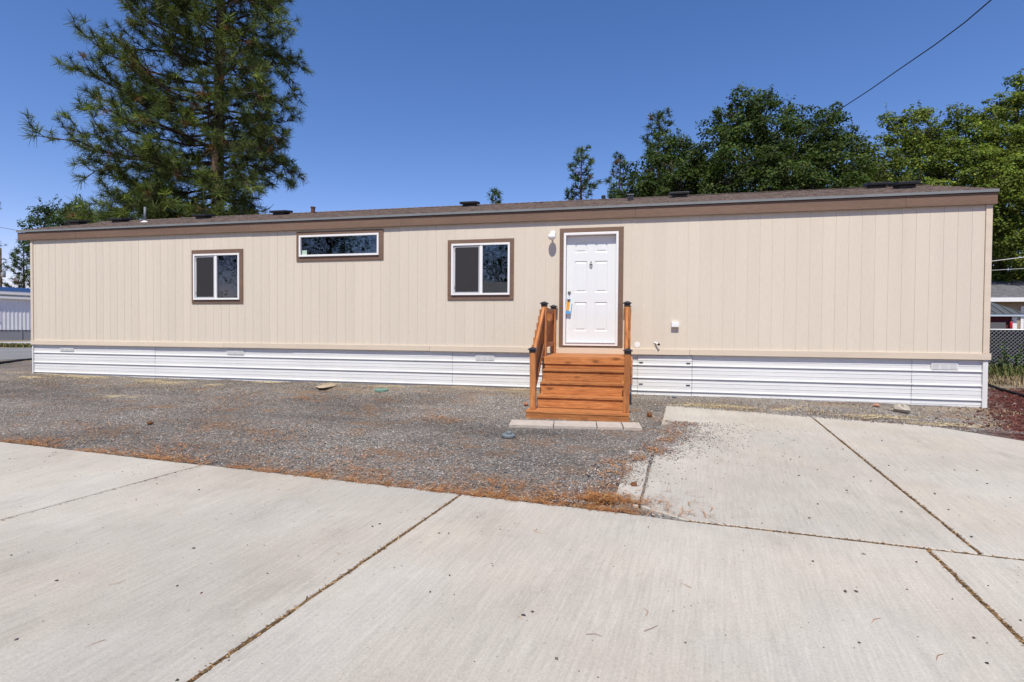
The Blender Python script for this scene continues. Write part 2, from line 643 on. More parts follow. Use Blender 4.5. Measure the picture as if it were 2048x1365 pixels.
# ------------------------------------------------------------------ concrete driveway
def concrete_mat():
    m = bpy.data.materials.new('broomed_concrete')
    m.use_nodes = True
    t = m.node_tree
    N, Lk = t.nodes, t.links
    b = N['Principled BSDF']
    b.inputs['Roughness'].default_value = .82
    b.inputs['Specular IOR Level'].default_value = .2
    pos = N.new('ShaderNodeNewGeometry').outputs['Position']

    def noise(scale, detail=5, rough=.6, st=(1, 1, 1), rz=0.0):
        n = N.new('ShaderNodeTexNoise')
        n.inputs['Scale'].default_value = scale
        n.inputs['Detail'].default_value = detail
        n.inputs['Roughness'].default_value = rough
        mp = N.new('ShaderNodeMapping')
        mp.vector_type = 'TEXTURE'
        mp.inputs['Rotation'].default_value = (0, 0, rz)
        mp.inputs['Scale'].default_value = st
        Lk.new(pos, mp.inputs[0])
        Lk.new(mp.outputs[0], n.inputs['Vector'])
        return n.outputs[0]

    def rng_(src, a, c, lo=.3, hi=.7):
        r = N.new('ShaderNodeMapRange')
        r.inputs[1].default_value = lo
        r.inputs[2].default_value = hi
        r.inputs[3].default_value = a
        r.inputs[4].default_value = c
        Lk.new(src, r.inputs[0])
        return r.outputs[0]

    def mul(a, c):
        x = N.new('ShaderNodeMath')
        x.operation = 'MULTIPLY'
        Lk.new(a, x.inputs[0])
        Lk.new(c, x.inputs[1])
        return x.outputs[0]
    big = rng_(noise(.55, 7, .65), .85, 1.10)
    streak = rng_(noise(9, 4, .6, (1, 9, 1), R(-8)), .975, 1.02)
    broom = noise(60, 3, .6, (1, 34, 1), R(-8))
    broomc = rng_(broom, .90, 1.06)
    fine = rng_(noise(80, 5, .8), .82, 1.13)
    speck = rng_(noise(30, 4, .75), .60, 1.0, .27, .37)
    blot = rng_(noise(1.7, 9, .78, (1, 2.0, 1), R(-8)), .80, 1.0, .28, .47)
    f = mul(mul(mul(big, streak), mul(broomc, fine)), mul(speck, blot))
    oi = N.new('ShaderNodeObjectInfo')
    f = mul(f, rng_(oi.outputs['Random'], .945, 1.035, 0, 1))
    cr = N.new('ShaderNodeValToRGB')
    cr.color_ramp.elements[0].color = (.460, .415, .348, 1)
    cr.color_ramp.elements[1].color = (.470, .442, .388, 1)
    cr.color_ramp.elements[0].position = .35
    cr.color_ramp.elements[1].position = .62
    Lk.new(noise(.8, 6, .6), cr.inputs[0])
    vm = N.new('ShaderNodeVectorMath')
    vm.operation = 'SCALE'
    Lk.new(cr.outputs[0], vm.inputs[0])
    Lk.new(f, vm.inputs['Scale'])
    Lk.new(vm.outputs[0], b.inputs['Base Color'])
    bp = N.new('ShaderNodeBump')
    bp.inputs['Strength'].default_value = .28
    bp.inputs['Distance'].default_value = .004
    ad = N.new('ShaderNodeMath')
    ad.operation = 'ADD'
    Lk.new(broom, ad.inputs[0])
    Lk.new(noise(120, 3, .6), ad.inputs[1])
    Lk.new(ad.outputs[0], bp.inputs['Height'])
    Lk.new(bp.outputs[0], b.inputs['Normal'])
    return m


M['concrete'] = concrete_mat()
CDZ = .018                                   # slabs stand a little proud of the gravel


def P2(x, y):
    return Vector(on_drive(x, y, CDZ)[:2])


def line(a, b):
    return a, (b-a)


def meet(l1, l2):
    (p, r), (q, s) = l1, l2
    d = r.x*s.y - r.y*s.x
    u = ((q-p).x*s.y - (q-p).y*s.x)/d
    return p + r*u


E1 = line(P2(0, 882), P2(1245, 1025))        # front edge of the gravel
E2 = line(P2(1370, 1041.5), P2(1962, 1110))  # seam between drive and parking pad
J1 = line(P2(412, 929), P2(0, 1042))
J2 = line(P2(918, 992), P2(375, 1365))
J4 = line(P2(1855, 1099), P2(2048, 1285))
J5 = line(P2(1628, 838), P2(1945, 1095))
L6 = line(P2(1305, 910), P2(1283, 992))      # left edge of the pad
FAR = line(P2(1450, 819), P2(1860, 851))
NEAR = (Vector((0, -13.2)), Vector((1, 0)))
LEFT = (Vector((-7, 0)), Vector((0, 1)))
RIGHT = (Vector((24, 0)), Vector((0, 1)))
drive = tag(bpy.data.objects.new('driveway', None), kind='structure')
COL.objects.link(drive)


def shrink(poly, gaps):
    n = len(poly)
    c = sum(poly, Vector((0, 0)))/n
    ls = []
    for i in range(n):
        a, b = poly[i], poly[(i+1) % n]
        nn = Vector((-(b-a).y, (b-a).x)).normalized()
        if nn.dot(c-a) < 0:
            nn = -nn
        ls.append((a+nn*gaps, b-a))
    return [meet(ls[i-1], ls[i]) for i in range(n)]


def jitter_edge(a, b, amp, step=.09):
    n = max(1, int((b-a).length/step))
    nn = Vector((-(b-a).y, (b-a).x)).normalized()
    return [a.lerp(b, i/n) + nn*(random.uniform(-amp, amp) if 0 < i < n else 0) for i in range(n)]


def slab(poly, gap=.0085, amp=.004):
    poly = shrink(poly, gap)
    out = []
    for i in range(len(poly)):
        out += jitter_edge(poly[i], poly[(i+1) % len(poly)], amp)
    n = len(out)
    c = sum(out, Vector((0, 0)))/n
    ins = [p + (c-p).normalized()*.012 for p in out]

    def z(p, d):
        return (p.x, p.y, drive_z(p.y)+d)
    vs = [z(p, CDZ) for p in ins] + [z(p, CDZ-.007) for p in out] + [z(p, -.09) for p in out]
    fs = [tuple(range(n))]
    for i in range(n):
        j = (i+1) % n
        fs += [(i, i+n, j+n, j), (i+n, i+2*n, j+2*n, j+n)]
    mb = MB().add(vs, fs)
    area = sum(out[i].x*out[(i+1) % n].y-out[(i+1) % n].x*out[i].y for i in range(n))
    if area < 0:
        mb.f = [tuple(reversed(f)) for f in mb.f]
    return mb.build('slab', 'concrete', drive)


tgt = meet(E2, L6)
slab([meet(E1, LEFT), meet(E1, J1), meet(J1, LEFT)], .026)
slab([meet(E1, J1), meet(E1, J2), meet(J2, NEAR), meet(NEAR, LEFT), meet(J1, LEFT)])
slab([meet(E1, J2), P2(1245, 1025), P2(1370, 1041.5), meet(E2, J4), meet(J4, NEAR), meet(J2, NEAR)])
slab([meet(E2, J4), meet(E2, RIGHT), meet(RIGHT, NEAR), meet(J4, NEAR)])
padtl = meet(L6, FAR)
slab([padtl, meet(FAR, J5), meet(J5, E2), P2(1372, 1041), P2(1278, 1012), P2(1286, 985)])
slab([P2(1303, 905), P2(1285, 985), P2(1277, 1012), P2(1226, 1004), P2(1258, 900)], .006)
slab([meet(FAR, J5), P2(1860, 852), P2(2048, 882), P2(2300, 925), meet(E2, RIGHT), meet(J5, E2)])


# ------------------------------------------------------------------ the mobile home
LEN, DEP = 20.12, 4.27
ZW0, ZW1 = .10, 2.66
home = thing('mobile_home', 'long beige single-storey mobile home with brown trim and white skirting', 'mobile home', (0, 0, 0))
# openings: x0, x1, z0, z1 of the white frames
W1 = (4.717, 5.914, 1.068, 2.095)
W2 = (7.393, 9.248, 1.976, 2.432)
W3 = (10.829, 12.034, 1.130, 2.157)
DR = (13.090, 14.123, .150, 2.307)
HOLES = [W1, W2, W3, DR]

# siding: 4 ft sheets (parts), each of six boards (sub-parts) that stand proud of the groove
PITCH = .2032
joint0 = at_y(1300+1017*.3663, 430, 0)[0]          # a sheet joint read off the wall
k0 = math.ceil((0.075-joint0)/(PITCH*6))
edges = [0.07] + [joint0 + PITCH*6*k for k in range(k0, 40) if .2 < joint0 + PITCH*6*k < LEN-.12] + [LEN-.09]
full_mesh = None
for a, b in zip(edges[:-1], edges[1:]):
    mb = MB()
    for (x0, x1, z0, z1) in minus((a, b, ZW0-.05, ZW1), HOLES):
        mb.box(x0, x1, .0045, .030, z0, z1)
    sheet = mb.build('siding_panel', 'groove', home)
    xs = [a] + [joint0 + PITCH*k for k in range(-120, 60) if a+.03 < joint0 + PITCH*k < b-.03] + [b]
    for c, d in zip(xs[:-1], xs[1:]):
        g0 = .0030 if c == a and a > .1 else .0016
        g1 = .0030 if d == b and b < LEN-.1 else .0016
        rects = minus((c+g0, d-g1, ZW0-.05, ZW1), HOLES)
        if len(rects) == 1 and abs((d-c)-PITCH) < 1e-4 and g0 == g1 == .0016:
            if full_mesh is None:
                mb = MB().box(0, d-c-2*g0, 0, .0044, ZW0-.05, ZW1)
                full_mesh = mb.build('siding_board', 'siding', sheet, (c+g0, 0, 0)).data
            else:
                link('siding_board', full_mesh, None, sheet, (c+g0, 0, 0))
        else:
            for (x0, x1, z0, z1) in rects:
                MB().box(x0, x1, 0, .0044, z0, z1).build('siding_board', 'siding', sheet)

# corner boards and the tan starter strip
MB().box(-.006, .068, -.020, .06, .112, ZW1-.02).build('corner_trim', 'trim_tan', home, bevel=.003)
MB().box(LEN-.088, LEN+.004, -.020, .06, .112, ZW1-.02).build('corner_trim', 'trim_tan', home, bevel=.003)
strip = [-.012, 5.50, 10.37, 15.42, LEN+.03]
for i, (a, b) in enumerate(zip(strip[:-1], strip[1:])):
    dz = (0, .002, -.001, .002)[i]
    bt = MB().box(a+.0015, b-.0015, -.026, .030, .0+dz, .108+dz).build('bottom_trim', 'trim_tan', home, bevel=.003)
    nl = MB()
    for xq in np.arange(a+.12, b-.05, .4064):
        nl.lathe([(.0055, 0), (.004, .0015)], 6, (xq+random.uniform(-.03, .03), -.0258, .092+dz+random.uniform(-.012, .004)), 'y')
    nl.build('nail_heads', 'groove', bt)['kind'] = 'stuff'

# shell: rear, ends, floor and inner walls keep the rooms dark
MB().box(.0, LEN, DEP-.10, DEP, .02, ZW1).build('rear_wall', 'siding', home)
for x in (.0, LEN-.05):
    mb = MB().box(x, x+.05, .032, DEP-.102, .02, ZW1)
    mb.add([(x, .032, ZW1+.002), (x+.05, .032, ZW1+.002), (x+.05, DEP-.1, ZW1+.002), (x, DEP-.1, ZW1+.002), (x, DEP/2, 3.34), (x+.05, DEP/2, 3.34)],
           [(0, 1, 5, 4), (2, 3, 4, 5), (0, 4, 3), (1, 2, 5)])
    mb.build('end_wall', 'siding', home)
MB().box(.052, LEN-.052, .034, DEP-.104, .02, .07).build('floor', 'interior', home)
MB().box(.052, LEN-.052, .034, DEP-.104, 2.52, 2.57).build('ceiling', 'interior', home)
for x in (3.2, 6.7, 9.8, 12.5, 15.0):
    MB().box(x, x+.09, .036, DEP-.106, .072, 2.518).build('partition_wall', 'interior', home)

# roof: deck, shingle courses, drip edge, fascia
ZE, YE = 2.790, -.085
PITCHR = .293
XR0, XR1 = -.335, LEN+.045
ZR = ZE + PITCHR*(DEP/2 - YE)


def roof_z(y):
    return ZE + PITCHR*((y if y < DEP/2 else DEP-y) - YE)


mb = MB()
for s in (0, 1):
    y0, y1 = (YE+.012, DEP/2) if s == 0 else (DEP/2, DEP-YE-.012)
    za, zb = (roof_z(y0), ZR) if s == 0 else (ZR, roof_z(y1))
    mb.add([(XR0, y0, za-.05), (XR1, y0, za-.05), (XR1, y1, zb-.05), (XR0, y1, zb-.05), (XR0, y0, za-.012), (XR1, y0, za-.012), (XR1, y1, zb-.012), (XR0, y1, zb-.012)],
           [(0, 3, 2, 1), (4, 5, 6, 7), (0, 1, 5, 4), (1, 2, 6, 5), (2, 3, 7, 6), (3, 0, 4, 7)])
roof = mb.build('roof', 'shingle', home)
mb = MB()
nrow = 17
rr = random.Random(3)
for r in range(nrow):
    y0 = YE - .006 + (DEP/2-YE)*r/nrow
    y1 = YE + (DEP/2-YE)*(r+1)/nrow + .03
    x = XR0 - rr.uniform(0, .2)
    while x < XR1:
        wdt = rr.uniform(.13, .33)
        a, b = max(x, XR0), min(x+wdt-.004, XR1)
        if b > a+.01:
            th = rr.choice((.007, .008, .012, .013))
            za, zb = roof_z(y0)-.012, roof_z(min(y1, DEP/2))-.012
            yb = min(y1, DEP/2)
            mb.add([(a, y0, za), (b, y0, za), (b, y0, za+th+.006), (a, y0, za+th+.006), (b, yb, zb+.003), (a, yb, zb+.003)],
                   [(0, 1, 2, 3), (3, 2, 4, 5), (0, 3, 5), (1, 4, 2)])
        x += wdt
sh = mb.build('shingle_courses', 'shingle', roof)
sh['kind'] = 'stuff'
mb = MB()
x = XR0
while x < XR1:                                   # ridge caps
    b = min(x+.15, XR1)
    z = ZR+.006
    mb.add([(x, DEP/2-.14, z-.14*PITCHR+.010), (b+.02, DEP/2-.14, z-.14*PITCHR), (b+.02, DEP/2, z), (x, DEP/2, z+.012), (b+.02, DEP/2+.14, z-.14*PITCHR), (x, DEP/2+.14, z-.14*PITCHR+.010)],
           [(0, 1, 2, 3), (3, 2, 4, 5)])
    x = b
rc = mb.build('ridge_caps', 'shingle', roof)
rc['kind'] = 'stuff'
zf0, zf1 = 2.548, 2.735
MB().box(XR0-.004, XR1+.004, -.092, -.072, zf1+.006, ZE-.008).build('drip_edge', 'drip', home)
fx = [XR0, 1.45, 6.18, 9.75, 14.42, 18.85, XR1]
for i, (a, b) in enumerate(zip(fx[:-1], fx[1:])):
    dz = (0, .003, -.001, .002, -.002, .001)[i]
    MB().box(a+.0012, b-.0012, -.064+.0008*(i % 2), -.040, zf0+dz, zf1).build('fascia_board', 'brown', home, bevel=.003)
MB().box(XR0, XR1, -.038, .0, 2.60, 2.625).build('soffit', 'brown', home)
for x in (XR0, XR1-.024):
    mb = MB()
    y0, ym, y1 = -.036, DEP/2, DEP+.036
    za, zm = zf1-.002, ZR-.055
    for xx in (x, x+.024):
        mb.v += [(xx, y0, za-.16), (xx, ym, zm-.16), (xx, y1, za-.16), (xx, y1, za), (xx, ym, zm), (xx, y0, za)]
    mb.f = [(0, 1, 4, 5), (1, 2, 3, 4), (11, 10, 7, 6), (10, 9, 8, 7), (0, 6, 7, 1), (1, 7, 8, 2), (5, 4, 10, 11), (4, 3, 9, 10), (0, 5, 11, 6), (2, 8, 9, 3)]
    mb.build('rake_board', 'brown', home)
MB().box(XR0+.03, -.012, -.036, DEP, zf0+.03, zf0+.045).build('soffit', 'brown', home)


def roof_vent(px, py, Y, wx=.46, wy=.36, h=.10, lab=None):
    p = at_y(px, py, Y)
    z = roof_z(Y)
    mb = MB()
    mb.box(-wx*.36, wx*.36, -wy*.36, wy*.36, -.10, h*.45)
    mb.box(-wx/2, wx/2, -wy/2, wy/2, h*.45, h)
    o = mb.build('roof_vent', 'black', home, (p[0], Y, z), (math.atan(PITCHR)*.6, 0, 0), bevel=.012)
    mb = MB()
    for k in range(5):
        xx = -wx*.30 + k*wx*.15
        mb.box(xx-.004, xx+.004, -wy/2-.006, -wy/2+.002, h*.5, h*.95)
    mb.build('louvre', 'black', o)['kind'] = 'stuff'
    return o


roof_vent(157, 452, 1.45)
roof_vent(242, 444, 1.62)
roof_vent(408, 438, 1.60, .40)
roof_vent(563, 432, 1.75, .44)
roof_vent(940, 416, 1.80, .40)
roof_vent(1358, 398, 1.72, .40)
roof_vent(1752, 379, 1.78, .36)
roof_vent(1808, 380, 1.30, .38, .40, .11)
p = at_y(290, 440, 1.2)
o = MB().lathe([(.12, 0), (.11, .01), (.05, .045), (.04, .055)], 16).build('vent_flashing', 'white', home, (p[0], 1.2, roof_z(1.2)-.03), smooth=True)
MB().lathe([(.028, 0), (.028, .36)], 12).build('pipe', 'grey_cap', o, (0, 0, .05), smooth=True)
p = at_y(626, 430, 1.95)
MB().lathe([(.05, 0), (.05, .17), (.062, .175), (.062, .20)], 12).build('vent_pipe', mat('rusty_vent', (.12, .06, .045), .8, .2, var=.2), home, (p[0], 1.95, roof_z(1.95)-.05))
p = at_y(1261, 404, 1.25)
o = MB().box(-.06, .06, -.06, .06, -.05, .10).build('vent_box', 'black', home, (p[0], 1.25, roof_z(1.25)), bevel=.006)
MB().box(-.07, .07, -.07, .07, .101, .118).build('cap', 'grey_cap', o)
p = at_y(1207, 392, 2.75)
MB().lathe([(.05, -.1), (.05, .42)], 12).build('vent_pipe', 'black', home, (p[0], 2.75, roof_z(2.75)))


# ---- windows
def ring(mb, x0, x1, z0, z1, wd, y0, y1, wb=None):
    wb = wb or wd
    mb.box(x0, x1, y0, y1, z1-wd, z1)
    mb.box(x0, x1, y0, y1, z0, z0+wb)
    mb.box(x0, x0+wd, y0, y1, z0+wb, z1-wd)
    mb.box(x1-wd, x1, y0, y1, z0+wb, z1-wd)


def brown_trim(parent, O, I, door=False):
    """four boards round a white frame; O outer, I inner rectangle"""
    y0, y1 = -.022, -.0005
    MB().box(O[0], O[1], y0, y1, I[3]+.001, O[3]).build('trim_board', 'brown', parent, bevel=.003)
    if door:
        MB().box(I[0]+.002, I[1]-.002, y0+.003, y1, O[2]+.03, I[2]-.012).build('trim_board', 'brown', parent, bevel=.003)
        zb = O[2]
    else:
        MB().box(O[0], O[1], y0+.001, y1, O[2], I[2]-.001).build('trim_board', 'brown', parent, bevel=.003)
        zb = I[2]
    MB().box(O[0], I[0]-.001, y0-.001, y1, zb, I[3]).build('trim_board', 'brown', parent, bevel=.003)
    MB().box(I[1]+.001, O[1], y0-.001, y1, zb, I[3]).build('trim_board', 'brown', parent, bevel=.003)


def window(Wr, O, slider=True, mull=None):
    x0, x1, z0, z1 = Wr
    mb = MB()
    fw = .040
    ring(mb, x0, x1, z0, z1, fw, -.050, .028)
    win = mb.build('window', 'white', home, bevel=.004)
    brown_trim(win, O, Wr)
    MB().box(x0+.02, x1-.02, -.016, .02, z0-.018, z0-.002).build('sill', 'black', win)
    if slider:
        xm = mull
        MB().box(xm-.030, xm+.030, -.040, .020, z0+fw+.001, z1-fw-.001).build('mullion', 'white', win, bevel=.004)
        MB().box(x0+fw, xm-.030, -.004, .001, z0+fw, z1-fw).build('pane', 'glass', win)
        MB().box(xm+.030, x1-fw, -.010, -.005, z0+fw, z1-fw).build('pane', 'glass', win)
        mb = MB()
        ring(mb, x0+fw+.022, xm-.032, z0+fw+.004, z1-fw-.012, .020, -.034, -.022)
        sf = mb.build('screen_frame', 'screen_frame', win)
        MB().box(x0+fw+.042, xm-.052, -.030, -.027, z0+fw+.024, z1-fw-.032).build('screen', 'screen', win)
        MB().box(x0+fw+.001, x0+fw+.018, -.020, -.008, z0+fw+.01, z1-fw-.01).build('sash_stile', 'white', win)
        for zz in (z0+.12, z1-.16):
            MB().box(x0+fw+.026, x0+fw+.036, -.038, -.0345, zz, zz+.06).build('latch', 'black', win)
    else:
        MB().box(x0+fw, x1-fw, -.006, -.001, z0+fw, z1-fw).build('pane', 'glass', win)
        MB().box(x0+fw+.02, x0+fw+.13, -.012, -.0075, z0+fw+.004, z0+fw+.10).build('sticker', mat('pale_green_sticker', (.42, .55, .46), .6, .2), win)
    return win


window(W1, (4.655, 5.990, .990, 2.190), True, 5.300)
window(W2, (7.318, 9.340, 1.882, 2.512), False)
window(W3, (10.745, 12.110, 1.038, 2.240), True, 11.448)
# pale panel indoors, standing in for the whitish house reflection in the right-hand window
MB().box(11.55, 11.98, 1.3, 1.34, .9, 1.36).build('reflection_panel', mat('pale_panel', (.62, .60, .50), .6, .2), home)

# ---- front door
OD = (13.011, 14.216, .098, 2.396)
mb = MB()
ring(mb, DR[0], DR[1], DR[2], DR[3], .045, -.034, .16, .05)
door_frame = mb.build('door_frame', 'white', home, bevel=.004)
brown_trim(door_frame, OD, DR, True)
dx0, dx1, dz0, dz1 = DR[0]+.050, DR[1]-.050, DR[2]+.058, DR[3]-.052
MB().box(DR[0]+.046, DR[1]-.046, -.045, .10, DR[2]+.0505, DR[2]+.056).build('threshold', 'screen_frame', door_frame, bevel=.002)
yd = .075
pan = []
wx = dx1-dx0
for (fz0, fz1) in ((.845, .950), (.470, .765), (.110, .380)):
    for fx0, fx1 in ((.165, .420), (.580, .835)):
        pan.append((dx0+wx*fx0, dx0+wx*fx1, dz0+(dz1-dz0)*fz0, dz0+(dz1-dz0)*fz1))
mb = MB()
for (a, b, c, d) in minus((dx0, dx1, dz0, dz1), pan):
    mb.quad((a, yd, c), (b, yd, c), (b, yd, d), (a, yd, d))
mb.quad((dx0, yd+.04, dz0), (dx0, yd+.04, dz1), (dx1, yd+.04, dz1), (dx1, yd+.04, dz0))
for q in ((dx0, dz0, dx0, dz1), (dx1, dz1, dx1, dz0), (dx1, dz0, dx0, dz0), (dx0, dz1, dx1, dz1)):
    mb.quad((q[0], yd, q[1]), (q[2], yd, q[3]), (q[2], yd+.04, q[3]), (q[0], yd+.04, q[1]))
door = mb.build('door', 'door', home)
for (a, b, c, d) in pan:
    mb = MB()
    steps = ((0, 0), (.004, .004), (.016, .011), (.026, .011), (.046, .002), (.05, .002))
    prev = None
    for ins, dep in steps:
        cur = [(a+ins, yd+dep, c+ins), (b-ins, yd+dep, c+ins), (b-ins, yd+dep, d-ins), (a+ins, yd+dep, d-ins)]
        if prev:
            for i in range(4):
                j = (i+1) % 4
                mb.quad(prev[i], prev[j], cur[j], cur[i])
        prev = cur
    mb.quad(*prev)
    mb.build('door_panel', 'door', door)
kx, kz = dx0+.055, dz0+.965
mb = MB().lathe([(.030, 0), (.032, .006), (.024, .014), (.012, .018), (.012, .045), (.026, .055), (.030, .068), (.024, .080), (.008, .084)], 18, (kx, yd-.0005, kz-.14), 'y')
mb.build('door_knob', 'nickel', door, smooth=True)
mb = MB().lathe([(.030, 0), (.032, .006), (.028, .016), (.018, .020), (.016, .026)], 18, (kx, yd-.0005, kz), 'y')
o = mb.build('deadbolt', 'nickel', door, smooth=True)
MB().box(kx-.010, kx+.010, yd-.034, yd-.027, kz-.022, kz+.022).build('keyhole_plate', 'nickel', o, bevel=.003)
kx2, kz2 = (dx0+dx1)/2, dz0+(dz1-dz0)*.735
mb = MB().lathe([(.014, 0), (.012, .012), (.004, .016)], 14, (kx2, yd-.0005, kz2+.045), 'y')
mb.lathe([(.022, 0), (.020, .01), (.010, .014)], 14, (kx2, yd-.0005, kz2+.005), 'y')
pts = [(kx2+.024*math.cos(t), yd-.020, kz2-.018+.034*math.sin(t)) for t in np.linspace(R(130), R(410), 12)]
mb.tube(pts, .006, 6)
mb.lathe([(.012, 0), (.010, .018), (.003, .022)], 12, (kx2, yd-.0005, kz2-.055), 'y')
mb.build('door_knocker', 'nickel', door, smooth=True)

# hang tag on the knob
tagm = mat('tag_blue', (.10, .38, .72), .45, .3, var=.1)
ht = thing('door_hang_tag', 'blue and orange paper tag hanging from the door knob', 'tag', (kx, yd-.05, kz-.14))
MB().lathe([(.034, 0), (.034, .004)], 14, (0, .0, .0), 'y').build('loop', tagm, ht)
c, s = math.cos(R(-6)), math.sin(R(-6))


def tq(x0, x1, z0, z1, y, nm, m):
    pp = [(x0, z0), (x1, z0), (x1, z1), (x0, z1)]
    pp = [(x*c-z*s, x*s+z*c) for x, z in pp]
    mb_ = MB().add([(x, y, z) for x, z in pp] + [(x, y+.003, z) for x, z in pp],
                   [(0, 1, 2, 3), (7, 6, 5, 4), (0, 4, 5, 1), (1, 5, 6, 2), (2, 6, 7, 3), (3, 7, 4, 0)])
    return mb_.build(nm, m, ht)


tq(-.042, .060, -.275, .018, -.008, 'card', mat('tag_sleeve', (.62, .80, .90), .25, .5))
tq(-.034, .026, -.215, -.035, -.0125, 'printed_panel', mat('tag_orange', (.72, .36, .05), .5, .3, var=.15, var_scale=20))
tq(-.036, .056, -.270, -.222, -.0125, 'printed_band', tagm)
tq(-.030, .030, -.030, .010, -.0125, 'printed_logo', mat('tag_navy', (.015, .06, .22), .5, .3))

# ---- small fittings on the wall
oc = MB().box(15.092, 15.228, -.070, -.001, .512, .600).build('outlet_cover', 'white', home, bevel=.010)
MB().box(15.100, 15.220, -.062, -.002, .6002, .612).build('hinge', 'white', oc, bevel=.003)
MB().lathe([(.055, 0), (.052, .006), (.01, .008)], 20, (14.485, -.001, .178), 'y').build('round_plate', 'white', home)
hb = MB().tube([(14.80, -.002, .225), (14.83, -.04, .212), (14.86, -.075, .198)], [.014, .014, .017], 10).build('pipe_stub', 'white', home)
MB().tube([(14.862, -.0772, .197), (14.880, -.096, .190)], [.022, .020], 10).build('nozzle', 'black', hb)

# ---- skirting: horizontal-rib metal panels
def skirt_profile(ztop, zbot):
    pts = []
    z = ztop
    rib = -.205
    pts.append((z, 0))
    while z > zbot:
        r0 = rib
        for k in range(2):                       # fine creases above each rib
            zc = r0 + .165 - .070*k
            if zc < ztop - .005 and zc > zbot:
                pts += [(zc+.012, -.002), (zc+.001, -.0045), (zc-.001, .0015), (zc-.008, 0)]
        pts += [(r0+.030, 0), (r0+.018, -.020), (r0+.004, -.022), (r0-.006, .010), (r0-.012, .002)]
        z = r0
        rib -= .238
    pts = sorted({(round(max(min(a, ztop), zbot), 4), b) for a, b in pts if a >= zbot}, reverse=True)
    pts.append((zbot, 0))
    return pts


YS = .036
sx_edges = [(.03, 3.598), (3.600, 7.198), (7.200, 10.838), (10.842, 14.500), (14.504, 15.470), (15.478, 19.030), (19.034, LEN-.07)]
panels = []
for i, (a, b) in enumerate(sx_edges):
    access = i == 4
    zb = float(np.min(ground_z(np.linspace(a, b, 12), np.zeros(12)+.03))) - .03
    yo = YS + (-.012 if access else .004*(i % 2))
    zt = -.004 if not access else -.014
    pr = skirt_profile(zt, zb)
    mb = MB()
    n = max(2, int((b-a)/.6))
    xs = np.linspace(a, b, n+1)
    for x in xs:
        for (z, y) in pr:
            mb.v.append((x, yo+y+.0022*math.sin(x*2.1+z*9+i), z))
    L = len(pr)
    for k in range(n):
        for j in range(L-1):
            mb.f.append((k*L+j, k*L+j+1, (k+1)*L+j+1, (k+1)*L+j))
    sk = mb.build('skirting_panel', 'skirt', home)
    sm = sk.modifiers.new('sheet', 'SOLIDIFY')
    sm.thickness = .0012
    panels.append((a, b, sk, yo))
    scr = MB()                                   # screw heads
    for x in np.arange(a+.35, b-.1, 1.05):
        for zz in (-.05, -.30, -.54):
            scr.lathe([(.006, 0), (.004, .004)], 6, (x, yo+.002, zz), 'y')
    if len(scr.v):
        scr.build('screws', 'galv', sk)['kind'] = 'stuff'
MB().box(-.002, .030, .000, .048, -.76, -.003).build('skirting_corner', 'skirt', home, bevel=.003)
MB().box(LEN-.072, LEN+.002, .000, .048, -.84, -.003).build('skirting_corner', 'skirt', home, bevel=.003)
MB().box(.03, LEN-.05, .10, .16, -.80, .015).build('foundation', 'interior', home)
MB().box(.0, LEN, DEP-.06, DEP-.02, -.80, .015).build('rear_skirting', 'skirt', home)
MB().box(LEN-.04, LEN-.01, .05, DEP-.062, -.82, .015).build('end_skirting', 'skirt', home)
MB().box(.01, .04, .05, DEP-.062, -.80, .015).build('end_skirting', 'skirt', home)
for (x0, x1, z0, z1, i) in ((.837, 1.245, -.055, -.150, 0), (5.537, 5.975, -.040, -.158, 1), (11.325, 11.719, -.052, -.178, 3), (19.312, 19.707, -.046, -.180, 6)):
    yo = panels[i][3]
    mb = MB().box(x0, x1, yo-.016, yo-.004, z1, z0)
    v = mb.build('skirting_vent', 'skirt', panels[i][2], bevel=.003)
    mb = MB()
    for k in range(3):
        xa = x0 + .016 + k*(x1-x0-.02)/3
        xb = xa + (x1-x0-.02)/3 - .014
        for q in range(5):
            zq = z1+.014+q*(z0-z1-.028)/5
            mb.box(xa, xb, yo-.021, yo-.0162, zq, zq+(z0-z1-.028)/5*.55)
    mb.build('louvre', 'skirt', panels[i][2])['kind'] = 'stuff'
for x, z in ((14.56, -.15), (14.56, -.555), (15.405, -.15), (15.405, -.555)):
    MB().box(x-.035, x+.035, panels[4][3]-.014, panels[4][3]-.006, z-.010, z+.010).build('latch', 'black', panels[4][2], bevel=.003)

# ---- wall lamp
lp = thing('wall_lamp', 'white globe porch lamp on the beige wall left of the door', 'wall lamp', (12.873, 0, 2.235))
MB().lathe([(.055, 0.0005), (.055, .012), (.045, .024), (.02, .028)], 20, (0, 0, .07), 'y').build('base_plate', 'white', lp, smooth=True)
MB().tube([(0, -.02, .07), (0, -.07, .088), (0, -.118, .084), (0, -.138, .055)], [.016, .017, .02, .026], 12).build('arm', 'white', lp, smooth=True)
mb = MB().lathe([(.030, .058), (.034, .045), (.056, .034), (.072, .012), (.077, -.012), (.070, -.040), (.050, -.062), (.025, -.074), (.004, -.078)], 24, (0, -.140, 0))
mb.build('globe', 'lamp', lp, smooth=True)

# ------------------------------------------------------------------ porch steps
st = thing('porch_steps', 'orange-stained wooden steps with railings and dark post caps below the door', 'steps', (13.6, -1.2, float(ground_z(13.6, -1.2))))
SO = Vector(st.location)


